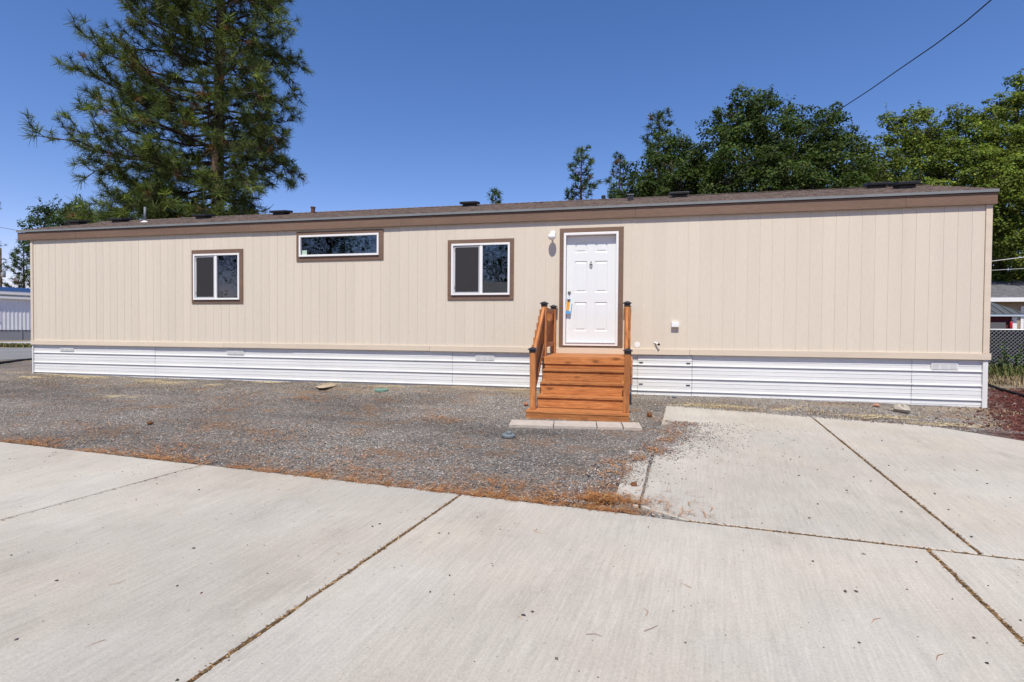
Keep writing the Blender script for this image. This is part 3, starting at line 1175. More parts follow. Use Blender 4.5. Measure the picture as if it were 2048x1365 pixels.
def board(name, p0, p1, w_, t_, parent=None, roll_up=(0, 0, 1), bevel=.004, m='wood'):
    """plank from p0 to p1: local X is its length, w_ across, t_ along roll_up"""
    p0, p1 = Vector(p0), Vector(p1)
    d = (p1-p0)
    ln = d.length
    x = d.normalized()
    z = Vector(roll_up)
    z = (z - x*z.dot(x)).normalized()
    y = z.cross(x)
    mb_ = MB().box(-ln/2, ln/2, -w_/2, w_/2, -t_/2, t_/2)
    o_ = mb_.build(name, m, parent or st, bevel=bevel)
    mt = Matrix((x, y, z)).transposed().to_4x4()
    mt.translation = (p0+p1)/2 - SO
    if parent and parent is not st:
        mt = parent.matrix_basis.inverted() @ mt
    o_.matrix_basis = mt
    return o_


XL, XRr = 12.945, 14.275
# landing deck boards
nb = 9
for i in range(nb):
    y1 = -.03 - i*(1.255/nb)
    y0 = y1 - 1.255/nb + .005
    board('deck_board', (XL-.02, (y0+y1)/2, -.0185), (XRr+.085, (y0+y1)/2, -.0185), y1-y0, .036)
board('rim_board', (XL-.02, -1.307, -.067), (XRr+.02, -1.307, -.067), .130, .036, roll_up=(0, 1, 0))
tops = [0, -.203, -.392, -.581, -.770]
fr = [-1.325, -1.545, -1.805, -2.065, -2.39]
for i in (1, 2, 3):
    yb = fr[i-1] + .036
    wd = yb - fr[i]
    board('tread', (XL, fr[i]+wd/2, tops[i]-.018), (XRr, fr[i]+wd/2, tops[i]-.018), wd, .036)
for i in range(4):
    zt = tops[i] - (.138 if i == 0 else .042)
    zb = tops[i+1] + .002
    yr = fr[i] + .020
    board('riser', (XL-.006, yr+.016, (zt+zb)/2), (XRr+.006, yr+.016, (zt+zb)/2), zt-zb, .03, roll_up=(0, 1, 0))
# bottom platform
board('tread', (12.827, -2.225, -.788), (14.353, -2.225, -.788), .330, .036)
board('rim_board', (12.830, -2.366, -.858), (14.350, -2.366, -.858), .098, .036, roll_up=(0, 1, 0))
for x in (12.848, 14.332):
    board('side_board', (x, -2.346, -.858), (x, -1.9, -.858), .098, .034, roll_up=(1, 0, 0))
# stringers and side cladding of the landing
for x in (XL+.025, XRr-.025):
    board('stringer', (x, -1.93, -.78), (x, -1.20, -.24), .17, .036, roll_up=(1, 0, 0))
for z in (-.105, -.245, -.385):
    board('side_board', (14.383, -1.29, z), (14.383, -.06, z), .132, .03, roll_up=(1, 0, 0))
    board('side_board', (12.905, -1.27, z), (12.905, -.06, z), .132, .03, roll_up=(1, 0, 0))
for x in (XL+.25, XRr-.25):
    for y in (-1.2, -.12):
        board('leg', (x, y, float(ground_z(x, y))-.01), (x, y, -.038), .085, .085, roll_up=(0, 1, 0))

PLX, PRX, PW = 12.915, 14.300, .089
capm = None


def post(x, y, z0, z1, tilt=0.0):
    global capm
    p_ = board('post', (x, y, z0), (x+tilt, y, z1), PW, PW, roll_up=(0, 1, 0), bevel=.005)
    mb_ = MB()
    if capm is None:
        mb_.box(-.050, .050, -.050, .050, -.045, -.004)
        for (h0, r0, h1, r1) in ((-.004, .068, .004, .070), (.004, .070, .020, .050), (.020, .050, .034, .024), (.034, .024, .038, .004)):
            q = [(-1, -1), (1, -1), (1, 1), (-1, 1)]
            n_ = len(mb_.v)
            mb_.v += [(a_*r0, b_*r0, h0) for a_, b_ in q] + [(a_*r1, b_*r1, h1) for a_, b_ in q]
            mb_.f += [(n_+k, n_+(k+1) % 4, n_+4+(k+1) % 4, n_+4+k) for k in range(4)]
        mb_.quad((-.068, -.068, -.004), (-.068, .068, -.004), (.068, .068, -.004), (.068, -.068, -.004))
        o_ = mb_.build('post_cap', 'capmetal', p_)
        capm = o_.data
    else:
        o_ = link('post_cap', capm, None, p_)
    L_ = (z1-z0)
    o_.matrix_basis = Matrix.Translation((math.hypot(L_, tilt)/2+.006, 0, 0)) @ Matrix.Rotation(math.pi/2, 4, 'Y')
    return p_


for sgn, px_ in ((-1, PLX), (1, PRX)):
    post(px_, -.085, .001, .885)
    post(px_, -1.232, .001, .885)
    post(px_, -2.250, -.768, .135, tilt=(-.010 if sgn < 0 else .022))
    yA, yB, yC = -.085-PW/2-.001, -1.232+PW/2+.001, -1.232-PW/2-.001
    yD = -2.250+PW/2+.001
    board('top_rail', (px_, yA, .790), (px_, yB, .790), .085, .038, roll_up=(1, 0, 0))
    board('bottom_rail', (px_, yA, .185), (px_, yB, .185), .085, .038, roll_up=(1, 0, 0))
    board('top_rail', (px_, yC, .795), (px_, yD, .055), .089, .040, roll_up=(1, 0, 0))
    board('bottom_rail', (px_, yC, .190), (px_, yD, -.500), .089, .040, roll_up=(1, 0, 0))
    xo = px_ + sgn*.040
    for y in np.linspace(yA-.12, yB+.12, 6):
        board('baluster', (xo, y, .135), (xo, y, .82), .036, .036, roll_up=(0, 1, 0), bevel=.002)
    sl = (.795-.055)/(yC-yD)
    for k in range(6):
        y = yC - .09 - k*.145
        zt = .795 + sl*(y-yC) + .065
        zb = .190 + .69/.94*(y-yC) - .09
        board('baluster', (xo, y, zb), (xo, y, zt), .036, .036, roll_up=(0, 1, 0), bevel=.002)

# ------------------------------------------------------------------ paving stones in front of the steps
def pav(xa, xb, lab):
    dz = .030
    c4 = [on_drive(xa[0], 849.5+(xa[0]-1018)*.0225, dz), on_drive(xb[0], 849.5+(xb[0]-1018)*.0225, dz)]
    c4[0][2] = c4[1][2] = 0
    a, b = c4
    mid = (a+b)/2
    ln = np.linalg.norm(b-a)-.012
    ang = math.atan2(b[1]-a[1], b[0]-a[0])
    wdt = .33
    cx = mid + .5*wdt*np.array([-math.sin(ang), math.cos(ang), 0])
    mb_ = MB().box(-ln/2, ln/2, -wdt/2, wdt/2, -.05, 0)
    o_ = mb_.build('paving_stone', 'paver', None, (cx[0], cx[1], drive_z(cx[1])+dz), (math.atan(.045), 0, ang+random.uniform(-.006, .006)), bevel=.006)
    tag(o_, lab, 'paving stone', 'tan paving stones at the foot of the steps')


pav((1017, 0), (1107, 0), 'leftmost tan paving stone at the foot of the wooden steps')
pav((1107, 0), (1194, 0), 'second tan paving stone from the left below the wooden steps')
pav((1194, 0), (1246.5, 0), 'third tan paving stone from the left below the wooden steps')
pav((1246.5, 0), (1285, 0), 'short rightmost tan paving stone below the right newel post')


# ------------------------------------------------------------------ trees
def leaf_soup(cen, nor, size, r_):
    """one folded leaf (two triangles) per row of cen"""
    n = len(cen)
    t = nrm(np.cross(nor, r_.normal(size=(n, 3))))
    b = np.cross(nor, t)
    s = size[:, None]
    base = cen - t*s*.55
    tip = cen + t*s*.55
    l = cen + b*s*.48 + nor*s*.13 + t*s*.06
    rr_ = cen - b*s*.48 + nor*s*.13 + t*s*.06
    co = np.stack([base, rr_, tip, l], 1).reshape(-1, 3)
    k = np.arange(n)*4
    tr = np.stack([np.stack([k, k+1, k+2], 1), np.stack([k, k+2, k+3], 1)], 1).reshape(-1, 3)
    return co, tr


def leaf_cols(n, base, r_, spread=.35, yellow=.10):
    c = np.array(base)[None, :]*np.exp(r_.normal(0, spread, (n, 1)))
    y = r_.random((n, 1)) < yellow
    c = np.where(y, c*np.array([1.7, 1.45, .9]), c)
    c *= 1 + r_.normal(0, .06, (n, 3))
    return np.repeat(np.clip(c, .004, .6), 4, 0)


def limb_tubes(mb, a, b, r0, r1, rr_, bend=.12, n=5, sides=6):
    a, b = Vector(a), Vector(b)
    d = (b-a).length
    pts = []
    off = Vector((rr_.normal(), rr_.normal(), rr_.normal()))*bend*d*.5
    for i in range(n+1):
        t = i/n
        pts.append(a.lerp(b, t) + off*math.sin(math.pi*t)*(.6+.4*math.sin(3*t)) + Vector((0, 0, -.10*d*math.sin(math.pi*t))))
    mb.tube(pts, [r0+(r1-r0)*(i/n)**.8 for i in range(n+1)], sides, False)
    return pts


def leafy_tree(name, label, Y, base_px, blobs, seed, leaf=.15, dens=1.0, col=(.045, .085, .022), trunk_r=.22, group=None, back=True,
               yellow=.06, cat='tree', spread=.2, ground=None):
    """blobs: (px, py, pr, dy) circles of the crown, dy = nearer (-) or farther (+) than the trunk, in metres"""
    r_ = np.random.default_rng(seed)
    p = at_y(base_px[0], base_px[1], Y)
    gz = float(ground_z(p[0], Y)) if ground is None else ground
    root = thing(name, label, cat, (p[0], Y, gz), group)
    O = np.array([p[0], Y, gz])
    bl = []
    for (px, py, pr, dy) in blobs:
        q = at_y(px, py, Y+dy)
        bl.append((q, pr/F*np.dot(q-CAM, _fw)))
        if back and dy <= .5:
            q2 = at_y(px, py, Y-dy+2.0+r_.uniform(0, 1.5))
            bl.append((q2 + np.array([r_.normal(0, .3), 0, -r_.uniform(.6, 1.6)]), pr/F*np.dot(q-CAM, _fw)*.72))
    ctr = np.mean([b_[0] for b_ in bl], 0)
    top = max(b_[0][2] for b_ in bl)
    wood = MB()
    fork = np.array([p[0]+(ctr[0]-p[0])*.25, Y+.1, gz + (top-gz)*.38])
    up_ = np.array([p[0]+(ctr[0]-p[0])*.6, Y+.3, gz + (top-gz)*.72])
    wood.tube([O, O*.55+fork*.45+np.array([.06, 0, 0]), fork, up_, up_+np.array([.1, 0, (top-gz)*.2])], [trunk_r*1.25, trunk_r, trunk_r*.85, trunk_r*.5, trunk_r*.15], 9)
    wood_o = MB()
    CO, NO, SZ, TN = [], [], [], []
    for q, r in bl:
        t = r_.uniform(.0, 1)
        a = fork*(1-t) + up_*t if q[2] > fork[2] + .5 else fork*.7 + O*.3
        a = a + np.array([0, 0, min(0, q[2]-a[2])*.6])
        limb_tubes(wood_o, a, q, trunk_r*.32, .03, r_)
        # boughs: sub-clumps on the blob, each a dome of many small leaves
        nsub = max(5, int(8.5*r*r*dens) + 4)
        dirs = nrm(r_.normal(size=(nsub, 3)) + np.array([0, 0, .15]))
        rad = r*np.power(r_.uniform(.25, 1.0, nsub), .5)*r_.uniform(.85, 1.08, nsub)
        cc = q + dirs*rad[:, None]*np.array([1, .9, .95])
        for c_, d_ in zip(cc, dirs):
            rs = r_.uniform(.26, .52)*min(1.25, .62+.33*r)
            if r_.random() < .75:
                wood_o.tube([q+(c_-q)*.08, q+(c_-q)*.55+np.array([0, 0, .05*r]), c_], [.026, .017, .008], 4, False)
            m_ = int(105*rs*rs/(.16*(leaf/.11)**2)*dens*r_.uniform(.75, 1.2))
            v_ = nrm(r_.normal(size=(m_, 3))*np.array([1, 1, .8]) + d_*.55 + np.array([0, 0, .35]))
            rr__ = rs*np.power(r_.uniform(.15, 1, m_), .4)
            loc = v_*(rr__*(1+np.abs(r_.normal(0, .22, m_))))[:, None]*np.array([r_.uniform(.8, 1.6), r_.uniform(.8, 1.5), r_.uniform(.5, 1.0)])
            if r_.random() < .16:                     # a shoot that sticks out
                e_ = nrm(d_+np.array([0, 0, .8])+r_.normal(0, .25, 3))
                k_ = int(16*(.11/leaf)) + 8
                sh_ = e_*(rs*r_.uniform(.7, 1.0, (k_, 1)) + r_.uniform(0, .55, (k_, 1))) + r_.normal(0, .055, (k_, 3))
                loc = np.concatenate([loc, sh_])
                v_ = np.concatenate([v_, np.repeat(e_[None], k_, 0)])
                wood_o.tube([c_, c_+e_*(rs+.5)], [.009, .003], 3, False)
            m_ = len(loc)
            CO.append(c_+loc)
            NO.append(nrm(v_*.7 + np.array([0, -.1, .45]) + r_.normal(0, .42, (m_, 3))))
            SZ.append(leaf*r_.uniform(.45, 1.25, m_))
            TN.append(np.full(m_, math.exp(r_.normal(0, .24))))
    CO, NO, SZ, TN = np.concatenate(CO)-O, np.concatenate(NO), np.concatenate(SZ), np.concatenate(TN)
    co, tr = leaf_soup(CO, NO, SZ, r_)
    wood.v = [tuple(np.array(v)-O) for v in wood.v]
    wood_o.v = [tuple(np.array(v)-O) for v in wood_o.v]
    tk = wood.build('trunk', 'barkg', root, smooth=True)
    wood_o.build('branches', 'barkg', tk, smooth=True)['kind'] = 'stuff'
    cr = raw_mesh('crown', co, tr, leaf_cols(len(CO), col, r_, spread, yellow)*np.repeat(TN, 4)[:, None], 'leaf', root)
    cr['kind'] = 'stuff'
    return root


def needle_tufts(P, D, size, r_, n=26, wid=.011):
    """bursts of needles: P tuft origins, D twig directions"""
    m_ = len(P)
    P = np.repeat(P, n, 0)
    D = np.repeat(D, n, 0)
    S = np.repeat(size, n)
    v = nrm(nrm(r_.normal(size=(m_*n, 3))) + D*.75)
    st_ = P - D*(r_.uniform(0, .55, (m_*n, 1))*S[:, None])
    ln = S*r_.uniform(.7, 1.12, m_*n)
    tip = st_ + v*ln[:, None] + np.array([0, 0, -1])*(ln**2)[:, None]*.35
    side = nrm(np.cross(v, r_.normal(size=(m_*n, 3))))*wid
    co = np.stack([st_-side*.6, st_+side*.6, tip+side*.30, tip-side*.30], 1).reshape(-1, 3)
    k = np.arange(m_*n)*4
    q = np.stack([k, k+1, k+2, k+3], 1)
    return co, q


def pine(name, label, base, height, seed, ext, z_first, trunk_r, n_limbs, lean=(0, 0), size=.20, needles=26, wid=.011, group=None,
         col=(.050, .078, .022), sec_step=.36, curl=None, dead=.02, sub=True, tuft_step=.20, rise_sd=.07, hpow=1.05):
    """ext(h, az) -> limb length; h metres over the base"""
    r_ = np.random.default_rng(seed)
    O = np.array(base, float)
    root = thing(name, label, 'pine tree', tuple(O), group)

    def axis_at(h):
        return np.array([lean[0]*h, lean[1]*h, h])
    n = 14
    tk = MB()
    tk.tube([axis_at(height*i/n) + np.array([r_.normal(0, .02), r_.normal(0, .02), 0])*(i > 0) for i in range(n+1)],
            [trunk_r*((1-i/n)**.75)+.015 for i in range(n+1)], 12)
    tko = tk.build('trunk', 'bark', root, smooth=True)
    br = MB()
    TP, TD, TS = [], [], []
    for i in range(n_limbs):
        f = (i+r_.uniform(0, 1))/n_limbs
        h = z_first + (height-z_first)*(f**hpow)*.985
        az = i*2.399963 + r_.normal(0, .35)
        L = ext(h, az)*r_.uniform(.72, 1.08)
        if L < .25:
            continue
        u = np.array([math.cos(az), math.sin(az), 0])
        rise = (curl(h, az) if curl else .22) + r_.normal(0, rise_sd)
        # sweeps down a little near the trunk, then up (or down) toward the tip
        a0 = axis_at(h)
        npt = 7
        pts = []
        wob = r_.normal(0, .035*L, (npt+1, 3))
        for k in range(npt+1):
            t = k/npt
            pts.append(a0 + u*L*t + np.array([0, 0, 1])*(L*(rise*t**1.8 - .10*math.sin(math.pi*t)*(1 if rise > 0 else -1.0))) + wob[k]*(t > 0)*t)
        pts = np.array(pts)
        r0 = min(.07, .012+.009*L)*(.7+.3*trunk_r/.27)
        br.tube(pts, [r0*(1-k/npt)**.7+.008 for k in range(npt+1)], 5, False)
        bare = r_.random() < dead

        def on(t):
            x = t*npt
            k = min(int(x), npt-1)
            return pts[k] + (pts[k+1]-pts[k])*(x-k), nrm(pts[k+1]-pts[k])
        s = .18*L if L > 1.2 else .05
        side = 1 if r_.random() < .5 else -1
        while s < L*.99:
            t = s/L
            q, d = on(t)
            side = -side
            up_ = np.array([0, 0, 1.0])
            sd_ = nrm(np.cross(d, up_))*side
            sl = min(1.7, (.38 + .42*L*(1-t)*(.45+t)))*r_.uniform(.5, 1.2)
            dd = nrm(d*.75 + sd_*r_.uniform(.5, 1.0) + up_*r_.uniform(-.15, .55))
            if rise < 0:
                dd = nrm(dd + up_*r_.uniform(-.5, .35))
            e = q + dd*sl
            mid = q + dd*sl*.5 + np.array([0, 0, -.06*sl])
            e = e + np.array([0, 0, .12*sl])
            br.tube([q, mid, e], [.017, .012, .006], 4, False)
            dens_t = (.30 + .70*min(1, t*1.7))
            if not bare:
                k = 1.0
                while k > .25:
                    pt = q*(1-k)**2 + 2*mid*k*(1-k) + e*k*k
                    if r_.random() < dens_t*(.95 if k > .6 else .45):
                        TP.append(pt + r_.normal(0, .03, 3))
                        TD.append(nrm(dd + np.array([0, 0, .35]) + r_.normal(0, .3, 3)))
                        TS.append(size*r_.uniform(.75, 1.15))
                    if sub and r_.random() < .40*dens_t and sl > .35:
                        d3 = nrm(dd*.6 + nrm(r_.normal(size=3))*.8 + np.array([0, 0, .3]))
                        e3 = pt + d3*r_.uniform(.16, .38)
                        br.tube([pt, e3], [.008, .004], 3, False)
                        TP.append(e3)
                        TD.append(d3)
                        TS.append(size*r_.uniform(.75, 1.1))
                    k -= tuft_step/sl
            s += sec_step*r_.uniform(.6, 1.4)
        if not bare:
            TP.append(pts[-1])
            TD.append(nrm(pts[-1]-pts[-2]+np.array([0, 0, .2])))
            TS.append(size*1.15)
    for k in range(3):
        TP.append(axis_at(height*(1-.01*k)))
        TD.append(np.array([0, 0, 1.0]))
        TS.append(size)
    b_ = br.build('branches', 'twig', tko)
    b_['kind'] = 'stuff'
    TP, TD, TS = np.array(TP), np.array(TD), np.array(TS)
    co, q = needle_tufts(TP, TD, TS, r_, needles, wid)
    nt_ = len(TP)
    c = np.array(col)[None]*np.exp(r_.normal(0, .28, (nt_, 1)))
    c = np.where(r_.random((nt_, 1)) < .22, c*np.array([1.45, 1.40, .9]), c)
    c = np.where(r_.random((nt_, 1)) < .03, np.array([[.20, .105, .05]]), c)
    c = np.repeat(c, needles, 0)*np.exp(r_.normal(0, .18, (nt_*needles, 1)))
    cr = raw_mesh('crown', co, q, np.repeat(np.clip(c, .004, .5), 4, 0), 'needle', root, nv=4)
    cr['kind'] = 'stuff'
    return root


# --- the big ponderosa behind the left half of the home
PY = 7.2
pb = at_y(426, 437, PY)
pz = float(ground_z(pb[0], PY))
pdep = float(np.dot(np.array([pb[0], PY, 0])-CAM, _fw))
_dv = np.array([pb[0]-CAM[0], PY-CAM[1]])
_th = math.atan2(_dv[0], _dv[1]) - YAW         # the tree stands well off the lens axis
pxm = pdep/F*math.cos(_th)                     # metres per pixel across the line of sight
_ys = [-160, 0, 60, 110, 160, 200, 250, 300, 345, 385, 430, 520]
_le = [190, 222, 240, 265, 290, 330, 335, 345, 342, 340, 338, 330]
_re = [130, 160, 172, 180, 158, 166, 178, 184, 165, 152, 95, 60]


def h_of(y):
    return CAM[2] + (668-y)*pdep/F - pz


_h = [h_of(y) for y in _ys][::-1]
_pd = float(np.hypot(*_dv))


def _lat(px):
    """metres across the line of sight, left positive, for an outline pixel column"""
    return _pd*math.tan(_th_abs - math.atan((px-1024)/F))


_th_abs = math.atan((433-1024)/F)
_lm = [_lat(433-v-0)*.97 for v in _le][::-1]
_rm = [-_lat(433+v)*.97 for v in _re][::-1]
TOPH = 21.0
_h2 = _h + [TOPH]
_lm2, _rm2 = _lm + [.2], _rm + [.2]
aleft = math.atan2(_dv[0], -_dv[1])


def big_ext(h, az):
    c_ = math.cos(az-aleft)
    w_ = .5+.5*c_
    k_ = .8*big_curl(h, az)
    e, ht = 3.0, h
    for _ in range(4):                         # the traced outline is where the tips end up
        ht = h + k_*e
        e = np.interp(ht, _h2, _lm2)*w_ + np.interp(ht, _h2, _rm2)*(1-w_)
    return e*(1.0 if c_ > .3 or c_ < -.3 else .9)*.93


def big_curl(h, az):
    c_ = math.cos(az-aleft)
    return max(.0, min(.20, (h-h_of(450))*.045)) if c_ > .2 else (-.24 if c_ < -.35 else .0)


pine('pine_tree', 'tall ponderosa pine behind the left half of the home', (pb[0], PY, pz), TOPH, 5, big_ext, h_of(520), .275, 190,
     lean=(.030, 0), size=.29, needles=36, wid=.013, curl=big_curl, dead=.045, sec_step=.235, tuft_step=.18, rise_sd=.12, hpow=1.25, col=(.092, .122, .034))


def simple_ext(H, wd, z0):
    def e(h, az):
        t = (h-z0)/(H-z0)
        return wd*((1-t)**.7*.85+.12*(t < .97))*(.72+.28*math.sin(az*2.3+h*1.7)) + .15
    return e


def far_pine(top_px, Y, wpx, seed, label, zf=.25, limbs=60, size=.34, wid=.040, needles=20, col=(.055, .085, .028), group='pines far behind the home', sec=.26):
    p_ = at_y(top_px[0], top_px[1], Y)
    gz = float(ground_z(p_[0], min(Y, 5)))
    H = p_[2]-gz
    dep = np.dot(p_-CAM, _fw)
    pine('pine_tree', label, (p_[0], Y, gz), H, seed, simple_ext(H, wpx/F*dep, H*zf), H*zf, .012*H+.03, limbs, size=size, needles=needles, wid=wid,
         group=group, col=col, sec_step=sec, curl=lambda h, a: .45, sub=False, tuft_step=.30)


far_pine((1163, 297), 30, 70, 21, 'small lone pine rising left of the pipe above the roof', .30, 70)
far_pine((1240, 310), 32, 60, 22, 'slim pine just right of the dark roof pipe', .3, 64)
far_pine((1318, 225), 34, 92, 23, 'taller pine whose top stands above the left end of the maples', .3, 84, .40, .045)
far_pine((991, 379), 42, 24, 24, 'tiny pine tip showing over the middle of the roof', .3, 60, .4, .05)
far_pine((47, 482), 46, 40, 25, 'thin distant pine left of the home beneath the eave', .25, 60, .45, .05, 18)
far_pine((-34, 330), 30, 52, 26, 'dark pine mostly outside the left edge of the picture', .12, 60, .28, .02, 18, (.035, .055, .022))
far_pine((1440, 330), 40, 40, 27, 'pine glimpsed in the gap between the two maples', .3, 60, .4, .05)

# --- leafy trees
leafy_tree('maple_tree', 'big dark green maple behind the right half of the roof', 15.5, (1560, 520),
           [(1505, 205, 34, .2), (1465, 235, 34, 0), (1530, 240, 40, -.6), (1480, 275, 46, -.6), (1438, 262, 22, .2), (1550, 285, 44, -1.2), (1605, 245, 32, .2), (1610, 285, 40, -.6),
            (1660, 262, 34, 0), (1660, 235, 20, .4), (1670, 300, 34, -.4), (1500, 330, 50, -1.8), (1570, 345, 54, -2.2), (1640, 345, 48, -1.6), (1450, 315, 36, -.4),
            (1455, 370, 46, -1.6), (1530, 385, 50, -2.4), (1610, 392, 50, -2.2), (1690, 345, 34, -.3), (1690, 385, 40, -1.2), (1530, 430, 60, -.8), (1620, 430, 60, -.6), (1460, 420, 50, -.4)],
           31, .105, 1.5, (.050, .076, .020), .28, 'leafy trees behind the home')
leafy_tree('maple_tree', 'dark maple with a rounded top left of the biggest maple', 17.0, (1365, 520),
           [(1370, 295, 34, 0), (1330, 300, 30, .1), (1400, 315, 32, .2), (1345, 335, 38, -.8), (1395, 355, 40, -1), (1300, 345, 30, 0), (1425, 345, 26, .1), (1310, 385, 36, -.6),
            (1360, 385, 40, -1.6), (1420, 390, 36, -1), (1260, 385, 26, .1), (1240, 400, 24, 0), (1360, 430, 50, 0), (1285, 410, 36, 0)],
           32, .105, 1.5, (.052, .079, .020), .22, 'leafy trees behind the home')
leafy_tree('maple_tree', 'smaller maple filling the dip between the two tallest leafy trees', 19.0, (1760, 520),
           [(1715, 300, 16, 0), (1735, 310, 26, 0), (1760, 325, 28, 0), (1720, 345, 34, -.4), (1775, 350, 32, -.5), (1800, 365, 22, -.2), (1740, 378, 34, -1), (1790, 388, 26, -.7), (1750, 420, 44, 0)],
           33, .108, 1.45, (.090, .118, .026), .18, 'leafy trees behind the home', yellow=.14)
leafy_tree('maple_tree', 'bright green spreading tree filling the top right corner', 23.5, (2010, 560),
           [(1790, 248, 15, .2), (1775, 240, 8, .2), (1822, 240, 20, 0), (1845, 232, 16, .2), (1810, 275, 22, .2), (1850, 268, 30, -.3), (1800, 300, 12, .3), (1825, 310, 20, .2), (1870, 285, 24, 0),
            (1915, 232, 18, .2), (1930, 262, 32, 0), (1975, 240, 26, .2), (2000, 205, 22, .3), (2030, 215, 32, 0), (2035, 165, 8, .2), (2050, 172, 14, .2), (1990, 285, 44, -.8), (1900, 305, 30, -.5), (1860, 325, 34, -.6),
            (1940, 330, 44, -1.5), (2040, 285, 50, -1.5), (1900, 360, 40, -1.4), (1850, 360, 30, -.4), (2000, 350, 56, -2.4), (2060, 360, 56, -2), (1960, 385, 44, -2.4), (2110, 230, 70, 0), (2120, 330, 80, -1),
            (2010, 420, 46, -2.6), (2050, 440, 50, -2.4), (2000, 470, 40, -2.4), (2045, 510, 46, -2), (1990, 520, 36, -1.6), (2120, 440, 80, -1), (1830, 385, 28, .2), (1900, 400, 50, 0), (1990, 560, 40, -.6), (2060, 560, 44, -.6)],
           34, .112, 1.5, (.118, .158, .030), .30, 'leafy trees behind the home', yellow=.14)
leafy_tree('leafy_tree', 'small leafy tree at the left end of the roof beneath the pine', 16.0, (100, 520),
           [(75, 428, 20, 0), (95, 420, 16, 0), (60, 445, 16, 0), (110, 440, 26, -.3), (140, 425, 22, 0), (85, 455, 24, -.3), (130, 455, 26, -.4), (165, 440, 30, 0), (105, 490, 26, 0)],
           35, .12, 1.0, (.040, .070, .022), .12, 'leafy trees behind the home')


# ------------------------------------------------------------------ gravel, needles, loose stones
def stones(name, P, S, C, r_, kind='stuff', flat=.6):
    """many small angular stones: squashed, twisted octahedra"""
    n = len(P)
    base = np.array([(1, 0, 0), (0, 1, 0), (-1, 0, 0), (0, -1, 0), (0, 0, 1), (0, 0, -1)], float)
    v = base[None]*r_.uniform(.6, 1.25, (n, 6, 1)) + r_.normal(0, .14, (n, 6, 3))
    a = r_.uniform(0, 2*math.pi, n)
    c_, s_ = np.cos(a)[:, None], np.sin(a)[:, None]
    x = v[..., 0]*c_ - v[..., 1]*s_
    y = v[..., 0]*s_ + v[..., 1]*c_
    z = v[..., 2]*flat*r_.uniform(.7, 1.2, (n, 1))
    co = np.stack([x, y, z], -1)*(S[:, None, None]*.5) + P[:, None, :] + np.array([0, 0, 1])*(S*flat*.30)[:, None, None]
    f = np.array([(0, 1, 4), (1, 2, 4), (2, 3, 4), (3, 0, 4), (1, 0, 5), (2, 1, 5), (3, 2, 5), (0, 3, 5)])
    tr = (f[None] + (np.arange(n)*6)[:, None, None]).reshape(-1, 3)
    o_ = raw_mesh(name, co.reshape(-1, 3), tr, np.repeat(C, 6, 0), 'stone')
    o_['kind'] = kind
    return o_


GPAL = np.array([(.12, .12, .122), (.21, .205, .20), (.30, .29, .275), (.40, .38, .355), (.32, .25, .18), (.18, .14, .115), (.68, .66, .62), (.36, .19, .10)])
GPW = np.array([.19, .25, .22, .12, .10, .07, .035, .015])
GPW = GPW/GPW.sum()


def side(l, X, Y):
    p_, d_ = l
    return (X-p_.x)*d_.y - (Y-p_.y)*d_.x            # >0 on the camera side of E1


r_ = np.random.default_rng(77)
N = 78000
u = r_.random(N)
gX = r_.uniform(-5, 20.3, N)
gY = .05 - 7.2*r_.random(N)**.85
sE = side(E1, gX, gY)/E1[1].length
inpad = ((side(L6, gX, gY)/L6[1].length) < 0)           # right of the pad's left edge
padfar = (gX > padtl.x-.1) & ((gY-FAR[0].y) - (gX-FAR[0].x)*(FAR[1].y/FAR[1].x) < .02)
keep = (sE < -.01) & ~(padfar & inpad) & ~((gX > 12.82) & (gX < 14.36) & (gY > -2.40)) & (gX < 19.85+.55*gY+r_.normal(0, .3, N))
keep &= ~((gY < -6.0) & (gX > 14.2))
SAND = []
for (px, py, ax) in ((110, 752, .9), (175, 757, 1.2), (300, 764, .5), (345, 768, .7), (535, 768, .5), (650, 772, .6), (775, 778, .5), (1035, 784, .35), (60, 758, .6), (420, 772, .4), (240, 790, .6), (1420, 812, .8), (1560, 818, .7), (1760, 832, .7), (1900, 846, .6)):
    q = on_drive(px, py, .02)
    SAND.append((q[0], q[1], ax, .16+.06*ax))
for (sx_, sy_, a_, b_) in SAND:
    keep &= ~((((gX-sx_)/a_)**2 + ((gY-sy_)/b_)**2 < r_.uniform(.2, 1.2, N)) & (r_.random(N) < .8))
gX, gY = gX[keep], gY[keep]
n = len(gX)
sz = r_.uniform(.009, .020, n)*np.where(r_.random(n) < .04, 1.7, 1)
def vnoise(X, Y, s_, seed):
    rn = np.random.default_rng(seed)
    a_ = rn.uniform(-1, 1, (10, 2))*s_*rn.uniform(.5, 2, (10, 1))
    ph = rn.uniform(0, 6.28, 10)
    return sum(np.sin(X*a_[i, 0]+Y*a_[i, 1]*1.6+ph[i]) for i in range(10))/4.5


patchy = vnoise(gX, gY, 1.6, 1)
pick = r_.choice(len(GPAL), n, p=GPW)
pick = np.where((pick == 6) & (r_.random(n) > np.clip((gX-3)/10, .15, 1)), 0, pick)     # pale quartz mostly near the drive
C = GPAL[pick]*np.exp(r_.normal(0, .18, (n, 1)))*(.80+.24*np.tanh(patchy))[:, None]
brown = np.clip(vnoise(gX, gY, 2.4, 2)-.1, 0, 1)[:, None]*.38
C = C*(1-brown) + brown*C*np.array([1.25, .98, .72])
C = C*np.exp(.22*vnoise(gX, gY, 5.0, 9))[:, None]
gz_ = ground_z(gX, gY) - .012
tag(stones('gravel', np.stack([gX, gY, gz_], 1), sz, np.clip(C, .02, .75), r_), 'grey crushed gravel bed between the home and the concrete drive', 'gravel')

